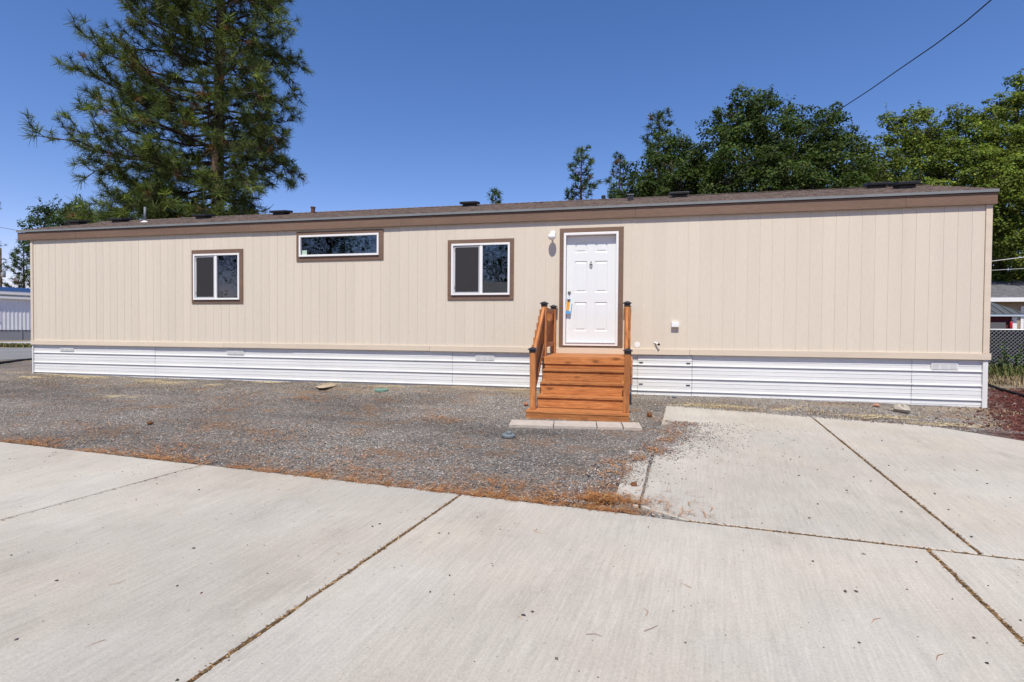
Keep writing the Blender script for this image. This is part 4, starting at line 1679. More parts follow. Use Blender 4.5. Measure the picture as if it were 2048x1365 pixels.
# gravel that spilled on to the pad and the drive
N = 12000
t = r_.random(N)
edge0, edge1 = P2(1375, 845), P2(1255, 1012)
ex = edge0.x + (edge1.x-edge0.x)*t - .30*r_.random(N) + np.abs(r_.normal(0, 1, N))**2.2*.10*(1.3-t) + .10*np.sin(t*17)*np.sin(t*41) - .30*np.clip((t-.42)/.25, 0, 1)
ey = edge0.y + (edge1.y-edge0.y)*t + r_.normal(0, .05, N)
fx_ = r_.random(1600)
farx = padtl.x + (20.0-padtl.x)*fx_
fary = FAR[0].y + (farx-FAR[0].x)*(FAR[1].y/FAR[1].x) - np.abs(r_.normal(0, .06, 1600)) - .01
nd = 1300                                         # single stones lying about on the concrete
dX = r_.uniform(6, 19, nd)
dY = r_.uniform(-9.6, -2.6, nd)
okd = (side(E1, dX, dY) > 0) | ((side(L6, dX, dY) < 0) & (dY > -6.5))
dX, dY = dX[okd], dY[okd]
X_, Y_ = np.concatenate([ex, farx, dX]), np.concatenate([ey, fary, dY])
n = len(X_)
on_conc = np.concatenate([np.ones(len(ex)+len(farx), bool), np.ones(len(dX), bool)])
S_ = np.concatenate([r_.uniform(.010, .022, len(ex)), r_.uniform(.012, .024, len(farx)), r_.uniform(.005, .011, len(dX))*np.where(r_.random(len(dX)) < .22, 2.3, 1)])
C = GPAL[r_.choice(len(GPAL), n, p=GPW)]*np.exp(r_.normal(0, .18, (n, 1)))
C[-len(dX):] *= .32
red = r_.random(n) < np.where(X_ > 17.5, .35, .04)
C[red] = np.array([.12, .035, .025])
tag(stones('loose_stones', np.stack([X_, Y_, drive_z(Y_)+CDZ], 1), S_, np.clip(C, .02, .7), r_), 'loose small stones scattered over the concrete', 'pebbles')

# bare sandy spots where the gravel is worn through
r3 = np.random.default_rng(5)
SX, SY_, SS = [], [], []
for (sx_, sy_, a_, b_) in SAND:
    k_ = int(9000*a_*b_)
    th_ = r3.uniform(0, 6.283, k_)
    rr_ = np.sqrt(r3.random(k_))*r3.uniform(.5, 1.1, k_)
    SX.append(sx_+a_*rr_*np.cos(th_)*(1+.3*np.sin(3*th_+sx_)))
    SY_.append(sy_+b_*rr_*np.sin(th_)*(1+.3*np.cos(2*th_+sx_)))
SX, SY_ = np.concatenate(SX), np.concatenate(SY_)
ok = SY_ < .02
SX, SY_ = SX[ok], SY_[ok]
C = np.array([.52, .41, .26])*np.exp(r3.normal(0, .22, (len(SX), 1)))
tag(stones('sand', np.stack([SX, SY_, ground_z(SX, SY_)-.010], 1), r3.uniform(.012, .030, len(SX)), np.clip(C, .05, .6), r3, flat=.25), 'bare yellowish sand and straw in patches along the skirting', 'sand')

# red lava rock to the right of the home
N = 13000
lx, ly = r_.uniform(18.2, 27, N), r_.uniform(-3.2, 4.0, N)
ed = FAR[0].y
k = (lx > 19.95 + .55*np.clip(ly, -3, 0) + r_.normal(0, .28, N)) & (ly > np.interp(lx, [18.2, 19.5, 20.5, 22, 27], [-1.55, -1.95, -2.25, -2.7, -4.2]) + r_.normal(0, .06, N))
lx, ly = lx[k], ly[k]
n = len(lx)
C = np.array([.105, .034, .027])*np.exp(r_.normal(0, .4, (n, 1)))
C = np.where(r_.random((n, 1)) < .03, np.array([[.30, .26, .24]]), C)
tag(stones('lava_rock', np.stack([lx, ly, ground_z(lx, ly)-.012], 1), r_.uniform(.025, .055, n), np.clip(C, .01, .5), r_), 'dark red lava rock bed at the right end of the home', 'lava rock')


def needles_soup(name, P, r_, ln=(.06, .15), wid=.0022, zj=.012, base=(.34, .145, .048), label=None, cat='pine needles', flat=.18):
    n = len(P)
    a = r_.uniform(0, 2*math.pi, n)
    d = np.stack([np.cos(a), np.sin(a), r_.normal(0, flat, n)], 1)
    L = r_.uniform(*ln, n)
    bend = np.stack([-np.sin(a), np.cos(a), np.zeros(n)], 1)*(L*r_.normal(0, .16, n))[:, None]
    s_ = np.stack([-np.sin(a), np.cos(a), np.zeros(n)], 1)*wid
    up_ = np.array([0, 0, 1])*(r_.uniform(.002, zj, n))[:, None]
    p0 = P - d*L[:, None]*.5 + up_
    p1 = P + bend + up_ + np.array([0, 0, .003])
    p2 = P + d*L[:, None]*.5 + up_
    co = np.stack([p0-s_, p0+s_, p1-s_, p1+s_, p2-s_*.5, p2+s_*.5], 1).reshape(-1, 3)
    k = np.arange(n)*6
    q = np.concatenate([np.stack([k, k+1, k+3, k+2], 1), np.stack([k+2, k+3, k+5, k+4], 1)])
    C = np.array(base)*np.exp(r_.normal(0, .35, (n, 1)))
    C = np.where(r_.random((n, 1)) < .12, np.array([[.42, .29, .15]])*np.exp(r_.normal(0, .2, (n, 1))), C)
    o_ = raw_mesh(name, co, q, np.repeat(np.clip(C, .01, .7), 6, 0), 'litter', nv=4)
    return tag(o_, label, cat, kind='stuff')


# drift of needles along the edge of the drive
N = 17000
t = r_.random(N)
dens = .16 + .16*np.sin(t*41+1)*np.sin(t*13+1) + .30*t**2.2 + .12*np.sin(t*93+2)*np.sin(t*31) + .14*np.sin(t*233+np.sin(t*50)*3)
kk = r_.random(N) < dens
t = t[kk]
e0, e1 = np.array(E1[0]) - .35*np.array(E1[1])*0, np.array(E1[0]+E1[1]*1.02)
e0 = np.array(E1[0] - E1[1]*.25)
off = -np.abs(r_.normal(0, 1, len(t)))**2.0*(.055+.13*t) + .008 + .02*np.sin(t*260)*np.sin(t*97)
nv_ = np.array([E1[1].y, -E1[1].x])/E1[1].length
X_ = e0[0] + (e1[0]-e0[0])*t + nv_[0]*off
Y_ = e0[1] + (e1[1]-e0[1])*t + nv_[1]*off
hump = .010*np.exp(-(off/.08)**2)
P = np.stack([X_, Y_, drive_z(Y_)+.010+hump*r_.random(len(t))], 1)
needles_soup('needle_drift', P, r_, ln=(.04, .12), label='orange drift of dry pine needles along the edge of the drive')
# corner heap and scattered ones over the gravel
N = 800
cX = P2(1245, 1005).x + r_.normal(-.25, .22, N)
cY = P2(1245, 1010).y + np.abs(r_.normal(0, .10, N)) + .02
cl = np.stack([r_.uniform(-2, 15, 60), -6.3+5.6*r_.random(60)**1.8], 1)
w_ = r_.integers(0, 60, 5200)
sX = cl[w_, 0] + r_.normal(0, .38, 5200)*r_.uniform(.3, 1.4, 5200)
sY = cl[w_, 1] + r_.normal(0, .20, 5200)*r_.uniform(.3, 1.4, 5200)
ku = (side(E1, sX, sY) < -.02) & (sX < 15)
tt = r_.random(2600)
qX = edge0.x + (edge1.x-edge0.x)*tt - .30*np.clip((tt-.42)/.25, 0, 1) + r_.normal(-.08, .10, 2600) + .10*np.sin(tt*17)*np.sin(tt*41)
qY = edge0.y + (edge1.y-edge0.y)*tt + r_.normal(0, .05, 2600)
kq = r_.random(2600) < .12+.38*np.sin(tt*23)**2
X_, Y_ = np.concatenate([cX, sX[ku], qX[kq]]), np.concatenate([cY, sY[ku], qY[kq]])
needles_soup('needle_litter', np.stack([X_, Y_, np.where(X_ > 14.0, np.maximum(ground_z(X_, Y_)+.006, drive_z(Y_)+CDZ+.003), ground_z(X_, Y_)+.006)], 1), r_, zj=.02, label='thin dry pine needles scattered over the gravel')
# single needles and debris on the concrete and in its joints
X_, Y_ = [], []
for l, n_, t0, t1 in ((J2, 2600, -.0, 1.5), (J1, 700, 0, 1.3), (J4, 2200, 0, 2.5), (J5, 1800, 0, 1.02), (E2, 900, 0, 1.4)):
    tt = r_.uniform(t0, t1, n_)
    nn_ = np.array([l[1].y, -l[1].x])/l[1].length
    oo = r_.normal(0, .005, n_)
    X_.append(l[0].x + l[1].x*tt + nn_[0]*oo)
    Y_.append(l[0].y + l[1].y*tt + nn_[1]*oo)
X_, Y_ = np.concatenate(X_), np.concatenate(Y_)
needles_soup('joint_debris', np.stack([X_, Y_, drive_z(Y_)+CDZ-.010], 1), r_, ln=(.015, .055), wid=.003, zj=.008, base=(.16, .095, .045), label='brown needles and grit packed in the concrete joints', cat='debris')
N = 90
X_, Y_ = r_.uniform(6, 19, N), r_.uniform(-9.6, -5.2, N)
ku = side(E1, X_, Y_) > .05
X_, Y_ = X_[ku], Y_[ku]
needles_soup('stray_needles', np.stack([X_, Y_, drive_z(Y_)+CDZ+.001], 1), r_, ln=(.04, .11), wid=.0016, zj=.003, flat=.01, label='single dry pine needles lying on the concrete')
# dirt that fills the joints
mb = MB()
for l, t0, t1 in ((J2, -.02, 1.8), (J1, -.02, 1.6), (J4, -.01, 3.0), (J5, -.02, 1.01), (E2, -.1, 2.0)):
    nn_ = Vector((l[1].y, -l[1].x)).normalized()*.016
    a, b = l[0]+l[1]*t0, l[0]+l[1]*t1
    a, b = (a, b)
    for i in range(24):
        p0, p1 = a.lerp(b, i/24), a.lerp(b, (i+1)/24)
        mb.quad(*[(p.x, p.y, drive_z(p.y)+CDZ-.010) for p in (p0-nn_, p1-nn_, p1+nn_, p0+nn_)])
tag(mb.build('joint_soil', mat('joint_soil', (.085, .060, .040), .95, .1, var=.3, var_scale=20, fine=.3, fine_scale=90)), 'dark soil filling the joints between the concrete slabs', 'soil', kind='stuff')


# ------------------------------------------------------------------ small loose things
def rock(name, px, py, size, label, m, seed, squash=.55, cat='rock', dz=0.0):
    rr_ = np.random.default_rng(seed)
    p_ = on_drive(px, py)
    z = float(ground_z(p_[0], p_[1]))
    p_ = on_z(px, py, z)
    z = float(ground_z(p_[0], p_[1]))
    vs, fs = [], []
    nu, nv2 = 10, 6
    for i in range(nv2+1):
        th = math.pi*i/nv2
        for k in range(nu):
            ph = 2*math.pi*k/nu
            d = np.array([math.sin(th)*math.cos(ph), math.sin(th)*math.sin(ph), math.cos(th)])
            f = 1 + .22*math.sin(d[0]*4+seed) * math.cos(d[1]*3+seed*2) + rr_.normal(0, .07)
            v = d*f*np.array([size[0], size[1], size[2]])*.5
            vs.append(v)
    for i in range(nv2):
        for k in range(nu):
            k2 = (k+1) % nu
            fs.append((i*nu+k, (i+1)*nu+k, (i+1)*nu+k2, i*nu+k2))
    o_ = MB().add(vs, fs).build(name, m, None, (p_[0], p_[1], z+size[2]*.28+dz), (0, 0, rr_.uniform(0, 6)))
    tag(o_, label, cat)
    return o_


rock('rock', 1803, 822, (.30, .22, .15), 'pale angular rock on the gravel beside the parking pad', 'rock', 4)
rock('rock', 1752, 812, (.11, .08, .05), 'small pinkish stone left of the pale angular rock', mat('pink_stone', (.42, .22, .15), .85, .15, var=.1), 6)
rock('rock', 1052, 807, (.10, .07, .05), 'small reddish stone left of the steps near the skirting', mat('red_stone', (.40, .15, .09), .85, .15, var=.1), 9)
rock('rock', 1349, 795, (.09, .07, .05), 'small dark stone against the skirting right of the steps', 'grey_cap', 12)
rock('pine_cone', 1299, 833, (.10, .08, .08), 'brown pine cone on the gravel right of the steps', 'cone', 15, cat='pine cone')
rock('pine_cone', 300, 848, (.08, .055, .05), 'brown pine cone lying on the gravel far left', 'cone', 16, cat='pine cone')
rock('pine_cone', 1268, 975, (.08, .07, .06), 'small brown pine cone at the corner of the pad', 'cone', 17, cat='pine cone')

rock('rock', 652, 771, (.62, .30, .05), 'flat tan stone slab half buried in the gravel by the skirting', mat('tan_stone', (.42, .34, .24), .9, .1, var=.15, var_scale=8), 21)
p = on_z(763, 777, -.71)
ul = thing('utility_cover', 'round pale green plastic lid lying flush in the gravel by the skirting', 'utility cover', (p[0], p[1], float(ground_z(p[0], p[1]))))
MB().lathe([(.135, -.02), (.135, .012), (.128, .020), (.100, .021), (.098, .017), (.03, .018), (.001, .018)], 24).build('lid', 'green_lid', ul)
MB().box(-.04, .04, -.012, .012, .0185, .030).build('grip', 'green_lid', ul, bevel=.004)

p = on_drive(1017, 873)
hc = thing('pipe_cap', 'weathered grey round pipe cap lying on the gravel in front of the steps', 'pipe cap', (p[0], p[1], float(ground_z(p[0], p[1]))))
MB().lathe([(.075, -.01), (.085, .0), (.085, .022), (.070, .032), (.060, .033)], 20).build('base', 'grey_cap', hc, (0, 0, .0), (.08, .05, 0), smooth=False)
MB().lathe([(.040, .030), (.040, .056), (.034, .064), (.010, .066)], 8).build('knob', 'grey_cap', hc, (0.004, 0, 0), (.08, .05, 0))


def strip_tube(name, pts, r, m, label, cat):
    o_ = MB().tube(pts, r, 6).build(name, m, None, smooth=True)
    tag(o_, label, cat)
    return o_


def gpts(pix, dz=.02):
    out = []
    for x, y in pix:
        p_ = on_z(x, y, -.79)
        out.append((p_[0], p_[1], float(ground_z(p_[0], p_[1]))+dz))
    return out


strip_tube('landscape_edging', gpts([(1930, 758), (1965, 767), (2000, 780), (2048, 794), (2110, 806)]), .028, 'rubber', 'black landscape edging curving round the red lava rock', 'edging')
strip_tube('landscape_edging', gpts([(-40, 738), (0, 733), (30, 729), (64, 725), (110, 719)]), .035, 'rubber', 'black landscape edging left of the home beside the street', 'edging')

# ------------------------------------------------------------------ left background: street and white home
def sheet(name, pix, z, m, dz):
    pts = [on_z(x, y, z) for x, y in pix]
    return pts


def strip_poly(name, near, far, m, dz, z=-.715, kind='structure'):
    n0, n1 = on_z(*near[0], z), on_z(*near[1], z)
    f0, f1 = on_z(*far[0], z), on_z(*far[1], z)
    n0, n1 = n0-(n1-n0)*6, n1+(n1-n0)*1.6
    f0, f1 = f0-(f1-f0)*4, f1+(f1-f0)*1.2
    mb_ = MB().add([(*p_[:2], z+d) for d in (dz, dz-.12) for p_ in (n0, n1, f1, f0)], [(0, 1, 2, 3), (7, 6, 5, 4), (0, 4, 5, 1), (1, 5, 6, 2), (2, 6, 7, 3), (3, 7, 4, 0)])
    return tag(mb_.build(name, m), kind=kind)


strip_poly('street', ((0, 721.5), (63, 718.5)), ((0, 697), (63, 696.5)), 'asphalt', .020)
strip_poly('sidewalk', ((0, 690.2), (63, 689.6)), ((0, 686.4), (63, 686.0)), 'sidewalk', .09)

WY0 = on_z(0, 681, -.715)
WY1 = on_z(63, 680.5, -.715)
wdir = nrm((WY1-WY0)*np.array([1, 1, 0]))
wn = np.array([-wdir[1], wdir[0], 0])
wang = math.atan2(wdir[1], wdir[0])
wl = thing('mobile_home', 'white ribbed mobile home with blue metal roof across the street at far left', 'mobile home', (WY0[0], WY0[1], -.70))
wl.rotation_euler = (0, 0, wang)
wd_ = float(np.dot(WY0-CAM, _fw))
k = wd_/F
hs_, hw_, hr_ = 20.5*k, 83*k, 97*k
M['wwall'] = mat('white_metal_wall', (.72, .73, .76), .5, .4, var=.04, var_scale=1)
M['gskirt'] = mat('grey_skirt', (.27, .28, .30), .7, .2, var=.05, var_scale=1)
M['bluemetal'] = mat('blue_metal_roof', (.016, .045, .13), .4, .5, var=.08)
x0, x1 = -9.0, 7.0
mb = MB()
n = 120
for i in range(n+1):
    x = x0+(x1-x0)*i/n
    y = 0 if i % 2 else -.03
    mb.v += [(x, y, hs_), (x, y, hw_)]
for i in range(n):
    mb.f.append((2*i, 2*i+2, 2*i+3, 2*i+1))
mb.build('wall', 'wwall', wl)
MB().box(x0, x1, .04, 3.6, hs_, hw_).build('body', 'wwall', wl)
for a, b in ((x0, -5.0), (-4.98, -1.0), (-.98, 1.42), (1.44, 4.2), (4.22, x1)):
    MB().box(a+.01, b-.01, .02, .06, -.1, hs_-.004).build('skirting_panel', 'gskirt', wl)
MB().box(1.40, 1.47, -.02, .019, -.1, hs_+.28).build('pipe', 'gskirt', wl)
MB().box(x0-.1, x1+.1, -.28, 3.7, hw_+.004, hw_+.20).build('gutter', 'white', wl)
MB().box(x0-.1, x1+.1, -.20, 3.65, hw_+.21, hw_+.36).build('fascia', 'sidewalk', wl)
MB().box(x0-.1, x1+.1, -.30, 3.7, hw_+.37, hr_+.06).build('eave_cap', 'white', wl)
mb = MB()
n = 34
for i in range(n+1):
    x = x0-.2+(x1-x0+.4)*i/n
    mb.v += [(x, -.32, hr_+.07), (x, 1.9, hr_+.52), (x, 4.0, hr_+.07), (x+.04, -.32, hr_+.11), (x+.04, 1.9, hr_+.56)]
for i in range(n):
    a = i*5
    mb.f += [(a, a+5, a+6, a+1), (a+1, a+6, a+7, a+2), (a, a+3, a+4, a+1)]
mb.build('roof', 'bluemetal', wl)
w2 = MB().box(-1.55, -.10, -.075, -.035, hs_+.85, hw_-.55).build('window', 'black', wl)
MB().box(-1.60, -.05, -.09, -.034, hs_+.78, hs_+.845).build('sill', 'white', w2)

# utility pole with transformer, far left
Yp = 44
pp = at_y(2, 600, Yp)
up = thing('utility_pole', 'wooden utility pole with grey transformer at the left edge of the picture', 'utility pole', (pp[0], Yp, -.75))
kk = float(np.dot(pp-CAM, _fw))/F
ht_ = (655-497)*kk + 1.15
MB().tube([(0, 0, 0), (0, 0, ht_)], [.17, .11], 10).build('pole', 'pole', up, smooth=True)
zt = 1.15 + (655-519)*kk
MB().box(-1.0, .75, -.06, .06, zt-.06, zt+.06).build('crossarm', 'pole', up)
zc_ = 1.15 + (655-549)*kk
trf = MB().lathe([(.20, -.42), (.24, -.38), (.24, .34), (.20, .42), (.05, .46)], 14).build('transformer', 'galv', up, (.52, -.05, zc_), smooth=True)
MB().box(-.34, -.20, -.05, .05, -.05, .05).build('bracket', 'galv', trf)


def wire(pix_y, r, label, m='wire', sag=0.0, group=None):
    pts = [np.array(at_y(x, y, Y)) for x, y, Y in pix_y]
    out = []
    for a_, b_ in zip(pts[:-1], pts[1:]):
        for i in range(12):
            t_ = i/12
            out.append(a_*(1-t_)+b_*t_)
    out.append(pts[-1])
    o_ = MB().tube(out, r, 5).build('overhead_wire', m, None, smooth=True)
    tag(o_, label, 'wire', group)
    return o_


wire([(1985, -2, 4.0), (1930, 45, 5.0), (1870, 90, 6.2), (1800, 138, 7.6), (1740, 180, 8.9), (1683, 217, 10.2)][::1], .016, 'black overhead wire crossing the sky at top right')
wire([(1683, 217, 10.2), (1580, 285, 11.2), (1490, 338, 12.0), (1400, 388, 12.6)], .012, 'thin wire running down in front of the maples to the roof')
wire([(-30, 449, 40), (0, 455, 36), (38, 462, 30), (80, 470, 26)], .022, 'dark wire at far left meeting the corner of the eave')
wire([(1900, 536, 12), (1978, 523.5, 11.8), (2048, 515, 11.6), (2150, 502, 11.4)], .016, 'upper pale wire beside the right end of the home', 'alu_wire')
wire([(1900, 548, 12.4), (1978, 541.5, 12.2), (2048, 537.5, 12.0), (2150, 531, 11.8)], .009, 'lower thin wire beside the right end of the home', 'alu_wire')

# ------------------------------------------------------------------ right background: house, shed, fence
M['tanwall'] = mat('tan_siding', (.36, .29, .205), .7, .2, var=.06, var_scale=2)
M['greyroof'] = mat('grey_shingles', (.15, .15, .155), .9, .1, var=.22, var_scale=5, fine=.3, fine_scale=25, bump=.4, bump_scale=60)
M['redwall'] = mat('dark_red_siding', (.090, .018, .020), .7, .2, var=.1)
M['gmetal'] = mat('grey_metal_roof', (.085, .095, .10), .5, .4, var=.08)
HY = 19.0
gzr = -.79
a = at_y(1940, 598, HY)
zt = a[2]
hx0, hx1 = 25.5, 42.0
nh = thing('house', 'tan house with grey shingled roof behind the chain-link fence at right', 'house', (32, HY, gzr))


def H(x0_, x1_, y0_, y1_, z0_, z1_):
    return MB().box(x0_-32, x1_-32, y0_-HY, y1_-HY, z0_-gzr, z1_-gzr)


eave = at_y(2010, 603, HY-.5)[2]
ridge = at_y(2010, 562, HY+3.2)[2]
H(hx0, hx1, HY, HY+6.5, gzr-.1, eave).build('wall', 'tanwall', nh)
mb = MB()
for x in (hx0-.3, hx1+.3):
    mb.v += [(x-32, -.5, eave+.16-gzr), (x-32, 3.2, ridge-gzr), (x-32, 7.0, eave+.16-gzr), (x-32, 7.0, eave-gzr), (x-32, -.5, eave-gzr)]
mb.f = [(0, 5, 6, 1), (1, 6, 7, 2), (2, 7, 8, 3), (4, 3, 8, 9), (0, 1, 2, 3, 4), (9, 8, 7, 6, 5), (0, 4, 9, 5)]
rf = mb.build('roof', 'greyroof', nh)
mb = MB()
rr = random.Random(5)
nr_ = 18
for i in range(nr_):                             # shingle courses of the slope in view
    y0 = -.5 + 3.7*i/nr_
    x = hx0-.3
    while x < 37:
        wv = rr.uniform(.25, .5)
        z0 = eave+.16-gzr + (ridge-eave-.16)*(y0+.5)/3.7
        z1 = eave+.16-gzr + (ridge-eave-.16)*(y0+.75)/3.7
        th = rr.choice((.012, .016, .024))
        mb.add([(x-32, y0, z0), (x+wv-.008-32, y0, z0), (x+wv-.008-32, y0, z0+th), (x-32, y0, z0+th), (x+wv-.008-32, y0+.25, z1+.003), (x-32, y0+.25, z1+.003)],
               [(0, 1, 2, 3), (3, 2, 4, 5)])
        x += wv
mb.build('shingle_courses', 'greyroof', rf)['kind'] = 'stuff'
H(hx0-.3, hx1+.3, HY-.53, HY-.505, eave-.02, eave+.17).build('fascia', 'white', nh)
d0 = at_y(2040, 640, HY)[0]
dtop = at_y(2045, 613, HY)[2]
dd = H(d0, d0+1.0, HY-.05, HY-.003, gzr+.1, dtop).build('door', 'white', nh)
H(d0+.12, d0+.45, HY-.062, HY-.0505, gzr+.3, dtop-.15).build('panel', 'sidewalk', dd)

SY = 15.2
s1 = at_y(2031, 650, SY)[0]
ez = at_y(2000, 632, SY)[2]
sh_ = thing('shed', 'dark red shed with grey metal roof and white corner trim at far right', 'shed', (s1-1.6, SY, gzr))
X0 = s1-1.6


def Sx(x0_, x1_, y0_, y1_, z0_, z1_):
    return MB().box(x0_-X0, x1_-X0, y0_-SY, y1_-SY, z0_-gzr, z1_-gzr)


nb_ = 11
for i in range(nb_):
    z0 = gzr + (ez-gzr)*i/nb_
    z1 = gzr + (ez-gzr)*(i+1)/nb_ - .006
    mb = MB().add([(-1.6, -.020, z0-gzr), (1.45, -.020, z0-gzr), (1.45, -.004, z1-gzr), (-1.6, -.004, z1-gzr), (-1.6, .0, z0-gzr), (1.45, 0, z0-gzr)],
                  [(0, 1, 2, 3), (0, 4, 5, 1)])
    mb.build('siding_board', 'redwall', sh_)
Sx(X0-1.6, X0+1.5, SY+.002, SY+2.4, gzr, ez).build('wall', 'redwall', sh_)
Sx(X0+1.455, X0+1.62, SY-.05, SY+.05, gzr, ez-.02).build('corner_trim', 'white', sh_)
Sx(X0-1.9, X0+1.80, SY-.22, SY-.19, ez-.03, ez+.075).build('fascia', mat('pale_blue_grey_trim', (.40, .47, .55), .6, .3), sh_)
rz = at_y(1975, 604, SY+.9)[2]
mb = MB()
e_ = ez+.07-gzr
r__ = rz-gzr+.15
ap = at_y(1958, 597, SY+1.2)
r__ = ap[2]-gzr
axx = ap[0]-X0
mb.v = [(-2.6, -.24, e_), (1.85, -.24, e_), (1.85, 2.6, e_), (-2.6, 2.6, e_), (axx-.02, 1.2, r__), (axx, 1.2, r__)]
mb.f = [(0, 1, 5, 4), (1, 2, 5), (2, 3, 4, 5), (3, 0, 4), (0, 3, 2, 1)]
rf = mb.build('roof', 'gmetal', sh_)
for i in range(15):                              # standing seams on the front slope
    xb = -2.3 + i*.28
    tt_ = min(1.0, (1.85-xb)/(1.85-axx)) if xb > axx else min(1.0, (xb+2.6)/(axx+2.6))
    MB().tube([(xb, -.245, e_+.012), (xb, -.24+1.43*tt_, e_+(r__-e_)*tt_+.012)], .018, 4).build('seam', 'gmetal', rf)
wn_ = at_y(1985, 652, SY)
Sx(wn_[0]-.35, wn_[0]+.42, SY-.07, SY-.021, wn_[2]-.18, wn_[2]+.14).build('window', mat('dull_pane', (.10, .10, .105), .35, .5), sh_)

p = at_y(2029, 650, SY-.35)
fe = thing('fire_extinguisher', 'small red fire extinguisher by the corner of the red shed', 'fire extinguisher', (p[0]+.02, SY-.12, p[2]-.16))
M['red'] = mat('red_enamel', (.45, .012, .018), .35, .5)
MB().lathe([(.045, 0), (.05, .02), (.05, .24), (.035, .28), (.02, .30)], 12).build('cylinder', 'red', fe, smooth=True)
MB().box(-.02, .07, -.02, .02, .302, .34).build('handle', 'black', fe)

FY = 9.7
cf = thing('chain_link_fence', 'chain-link fence with dark screen right of the home', 'fence', (28, FY, gzr))
ftop = at_y(2010, 660, FY)[2] - gzr
fx0, fx1 = -6.0, 8.0
MB().tube([(fx0, 0, ftop), (fx1, 0, ftop)], .030, 8).build('top_rail', 'galv', cf, smooth=True)
for x in (-6.0, -3.0, -.35, 2.3, 5.0, 7.9):
    MB().tube([(x, .05, -.1), (x, .05, ftop+.02)], .03, 8).build('post', 'galv', cf, smooth=True)
mb = MB()
pitch = .115
hh = ftop-.04
n = int((fx1-fx0+hh)/pitch)
for i in range(n):
    for sg in (1, -1):
        xa = fx0 - hh + i*pitch if sg > 0 else fx0 + i*pitch
        xb = xa + hh if sg > 0 else xa - hh
        za, zb = .02, .02+hh
        # clip to the fence's length
        pa, pb2 = np.array([xa, -.035*1, za]), np.array([xb, -.035, zb])
        ts = [0, 1]
        for lim, s2 in ((fx0, 1), (fx1, -1)):
            fa, fb = (pa[0]-lim)*s2, (pb2[0]-lim)*s2
            if fa < 0 and fb < 0:
                ts = None
                break
            if fa < 0:
                ts[0] = max(ts[0], fa/(fa-fb))
            if fb < 0:
                ts[1] = min(ts[1], fa/(fa-fb))
        if not ts or ts[1]-ts[0] < .02:
            continue
        mb.tube([pa+(pb2-pa)*ts[0], pa+(pb2-pa)*ts[1]], .0085, 4, False)
o = mb.build('wire_mesh', mat('dull_wire', (.20, .20, .215), .6, .3), cf)
o['kind'] = 'stuff'
MB().box(fx0, fx1, .085, .095, .01, ftop-.03).build('privacy_screen', mat('dark_screen', (.022, .022, .026), .8, .15, var=.15, var_scale=2), cf)

# weeds and dry grass along the fence and the left verge
def blades(name, n, xr, yr, h, label, base, seed, zf=None, cat='grass', wid=.008):
    r2_ = np.random.default_rng(seed)
    X_, Y_ = r2_.uniform(*xr, n), r2_.uniform(*yr, n)
    c_ = r2_.integers(0, max(4, n//60), n)
    cx_, cy_ = r2_.uniform(*xr, n//60+4)[c_], r2_.uniform(*yr, n//60+4)[c_]
    X_, Y_ = np.where(r2_.random(n) < .75, cx_+r2_.normal(0, .14, n), X_), np.where(r2_.random(n) < .75, cy_+r2_.normal(0, .14, n), Y_)
    P = np.stack([X_, Y_, ground_z(X_, Y_)-.015], 1)
    a_ = r2_.uniform(0, 6.283, n)
    d_ = np.stack([np.cos(a_), np.sin(a_), np.zeros(n)], 1)
    hh_ = h*r2_.uniform(.4, 1.2, n)
    s_ = np.stack([-np.sin(a_), np.cos(a_), np.zeros(n)], 1)*wid
    m_ = P + d_*(hh_*.2)[:, None] + np.array([0, 0, 1])*(hh_*.6)[:, None]
    t_ = P + d_*(hh_*r2_.uniform(.3, .8, n))[:, None] + np.array([0, 0, 1])*hh_[:, None]*.95
    co = np.stack([P-s_, P+s_, m_-s_*.8, m_+s_*.8, t_-s_*.2, t_+s_*.2], 1).reshape(-1, 3)
    k_ = np.arange(n)*6
    q = np.concatenate([np.stack([k_, k_+1, k_+3, k_+2], 1), np.stack([k_+2, k_+3, k_+5, k_+4], 1)])
    bs = np.array(base)[r2_.integers(0, len(base), n)]*np.exp(r2_.normal(0, .25, (n, 1)))
    return tag(raw_mesh(name, co, q, np.repeat(np.clip(bs, .01, .6), 6, 0), 'litter', nv=4), label, cat, kind='stuff')


blades('weeds', 9000, (21.5, 32), (7.2, 9.6), .34, 'dry yellow-green weeds along the foot of the chain-link fence', [(.06, .10, .028), (.09, .12, .035), (.20, .17, .07), (.13, .13, .045)], 3, cat='weeds', wid=.012)
blades('dry_grass', 5000, (20.5, 30), (4.6, 7.4), .12, 'short dry grass in front of the weeds by the fence', [(.28, .22, .12), (.16, .12, .07)], 4)
vg = on_z(20, 692.5, -.715)
blades('grass', 9000, (vg[0]-9, vg[0]+7), (vg[1]-1.8, vg[1]+1.2), .16, 'green and dry grass verge between street and sidewalk at far left', [(.09, .12, .035), (.20, .16, .07), (.14, .13, .05)], 5, wid=.02)
N_ = 2600
blades('dry_grass', N_, (-1.5, 11), (-1.3, -.15), .03, 'thin straw and dry grass on the gravel along the skirting', [(.42, .33, .19), (.30, .21, .11)], 6, wid=.004)
blades('dry_grass', 2200, (15, 21.5), (-1.6, -.3), .035, 'thin dry straw between the parking pad and the skirting', [(.42, .33, .19), (.30, .21, .11)], 8, wid=.004)


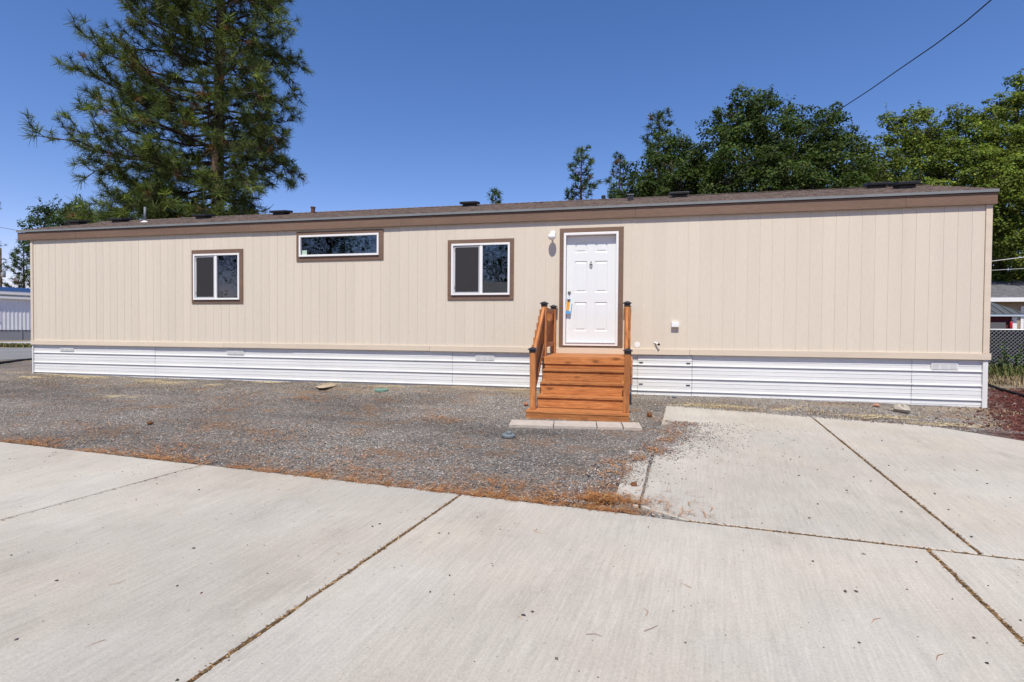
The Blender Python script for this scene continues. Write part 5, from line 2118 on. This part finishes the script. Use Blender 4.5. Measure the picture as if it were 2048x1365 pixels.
def sapling(px, py, h, label, seed):
    p_ = on_z(px, py, -.79)
    q = at_y(px, py, 8.4)
    r2_ = np.random.default_rng(seed)
    t_ = thing('weed_plant', label, 'plant', (q[0], 8.4, -.79), 'tall weeds at the fence')
    mb_ = MB()
    CO_, NO_ = [], []
    for k_ in range(5):
        a_ = r2_.uniform(0, 6.28)
        e_ = np.array([math.cos(a_)*h*.3, math.sin(a_)*h*.2, h*r2_.uniform(.6, 1)])
        mb_.tube([(0, 0, 0), tuple(e_*.5+np.array([0, 0, .05])), tuple(e_)], [.012, .008, .004], 4)
        for j_ in range(22):
            CO_.append(e_*r2_.uniform(.3, 1.0)+r2_.normal(0, .05, 3))
            NO_.append(nrm(r2_.normal(0, .6, 3)+np.array([0, -.3, .7])))
    mb_.build('stem', 'twig', t_)
    co, tr = leaf_soup(np.array(CO_), np.array(NO_), r2_.uniform(.04, .09, len(CO_)), r2_)
    raw_mesh('foliage', co, tr, leaf_cols(len(CO_), (.06, .10, .035), r2_), 'leaf', t_)['kind'] = 'stuff'


sapling(2022, 735, 1.0, 'taller leafy weed growing against the chain-link fence', 1)
sapling(1993, 742, .6, 'low leafy weed by the fence next to the corner of the home', 2)
sapling(2045, 742, .75, 'leafy weed by the fence at the right edge of the picture', 3)


# ------------------------------------------------------------------ across the drive, behind the camera: what the windows mirror
def behind_tree(x, y, h, seed, label):
    r2_ = np.random.default_rng(seed)
    gz = float(ground_z(x, y))
    t_ = thing('leafy_tree', label, 'tree', (x, y, gz), 'trees mirrored in the windows')
    mb_ = MB().tube([(0, 0, 0), (.1, 0, h*.3), (0, .1, h*.6), (.1, 0, h*.9)], [.28, .22, .14, .03], 8)
    tk_ = mb_.build('trunk', 'barkg', t_, smooth=True)
    br_ = MB()
    CO_, NO_, SZ_ = [], [], []
    for k_ in range(26):
        a_ = r2_.uniform(0, 6.28)
        f_ = r2_.uniform(.18, 1)
        q = np.array([math.cos(a_), math.sin(a_), 0])*h*.30*math.sin(math.pi*min(1, f_*.85+.1))*r2_.uniform(.4, 1) + np.array([0, 0, h*f_])
        limb_tubes(br_, (0, 0, q[2]*.75), q, .06, .015, r2_)
        c_ = q + r2_.normal(0, h*.068, (92, 3))
        for z_ in c_:
            CO_.append(z_ + r2_.normal(0, .26, (14, 3)))
            NO_.append(nrm(r2_.normal(0, .6, (14, 3))+np.array([0, .2, .7])))
            SZ_.append(r2_.uniform(.07, .14, 14))
    br_.build('branches', 'barkg', tk_)['kind'] = 'stuff'
    CO_, NO_, SZ_ = map(np.concatenate, (CO_, NO_, SZ_))
    co, tr = leaf_soup(CO_, NO_, SZ_, r2_)
    raw_mesh('crown', co, tr, leaf_cols(len(CO_), (.035, .065, .02), r2_), 'leaf', t_)['kind'] = 'stuff'


for i, (x, y, h, lab) in enumerate(((-12, -33, 14, 'leafy tree mirrored in the left window'), (-3, -36, 15, 'broad tree mirrored in the long narrow window'),
                                    (4.5, -37, 13, 'tree mirrored at the left of the middle window'), (10.5, -38, 14, 'tree mirrored above the roof in the middle window'),
                                    (-21, -35, 15, 'tree mirrored at the left edge of the left window'), (17, -40, 13, 'tree mirrored at the right of the middle window'))):
    behind_tree(x, y, h, 200+i, lab)
nb2 = thing('neighbour_home', 'house with pale roof mirrored in the right-hand sliding window', 'house', (4.5, -23.5, -1.5))
MB().box(-3.4, 4.2, -6, 0, 0, 3.9).build('wall', 'wwall', nb2)
mb = MB()
for x in (-3.7, 4.5):
    mb.v += [(x, -6.3, 3.9), (x, -3.0, 5.5), (x, .35, 3.9)]
mb.f = [(0, 3, 4, 1), (1, 4, 5, 2), (0, 1, 2), (5, 4, 3), (0, 2, 5, 3)]
mb.build('roof', 'sidewalk', nb2)
for x in (-2.4, 1.3):
    o = MB().box(x, x+1.3, .003, .05, 2.2, 3.3).build('window', 'black', nb2)
    MB().box(x-.05, x+1.35, .002, .07, 2.12, 2.195).build('sill', 'white', o)
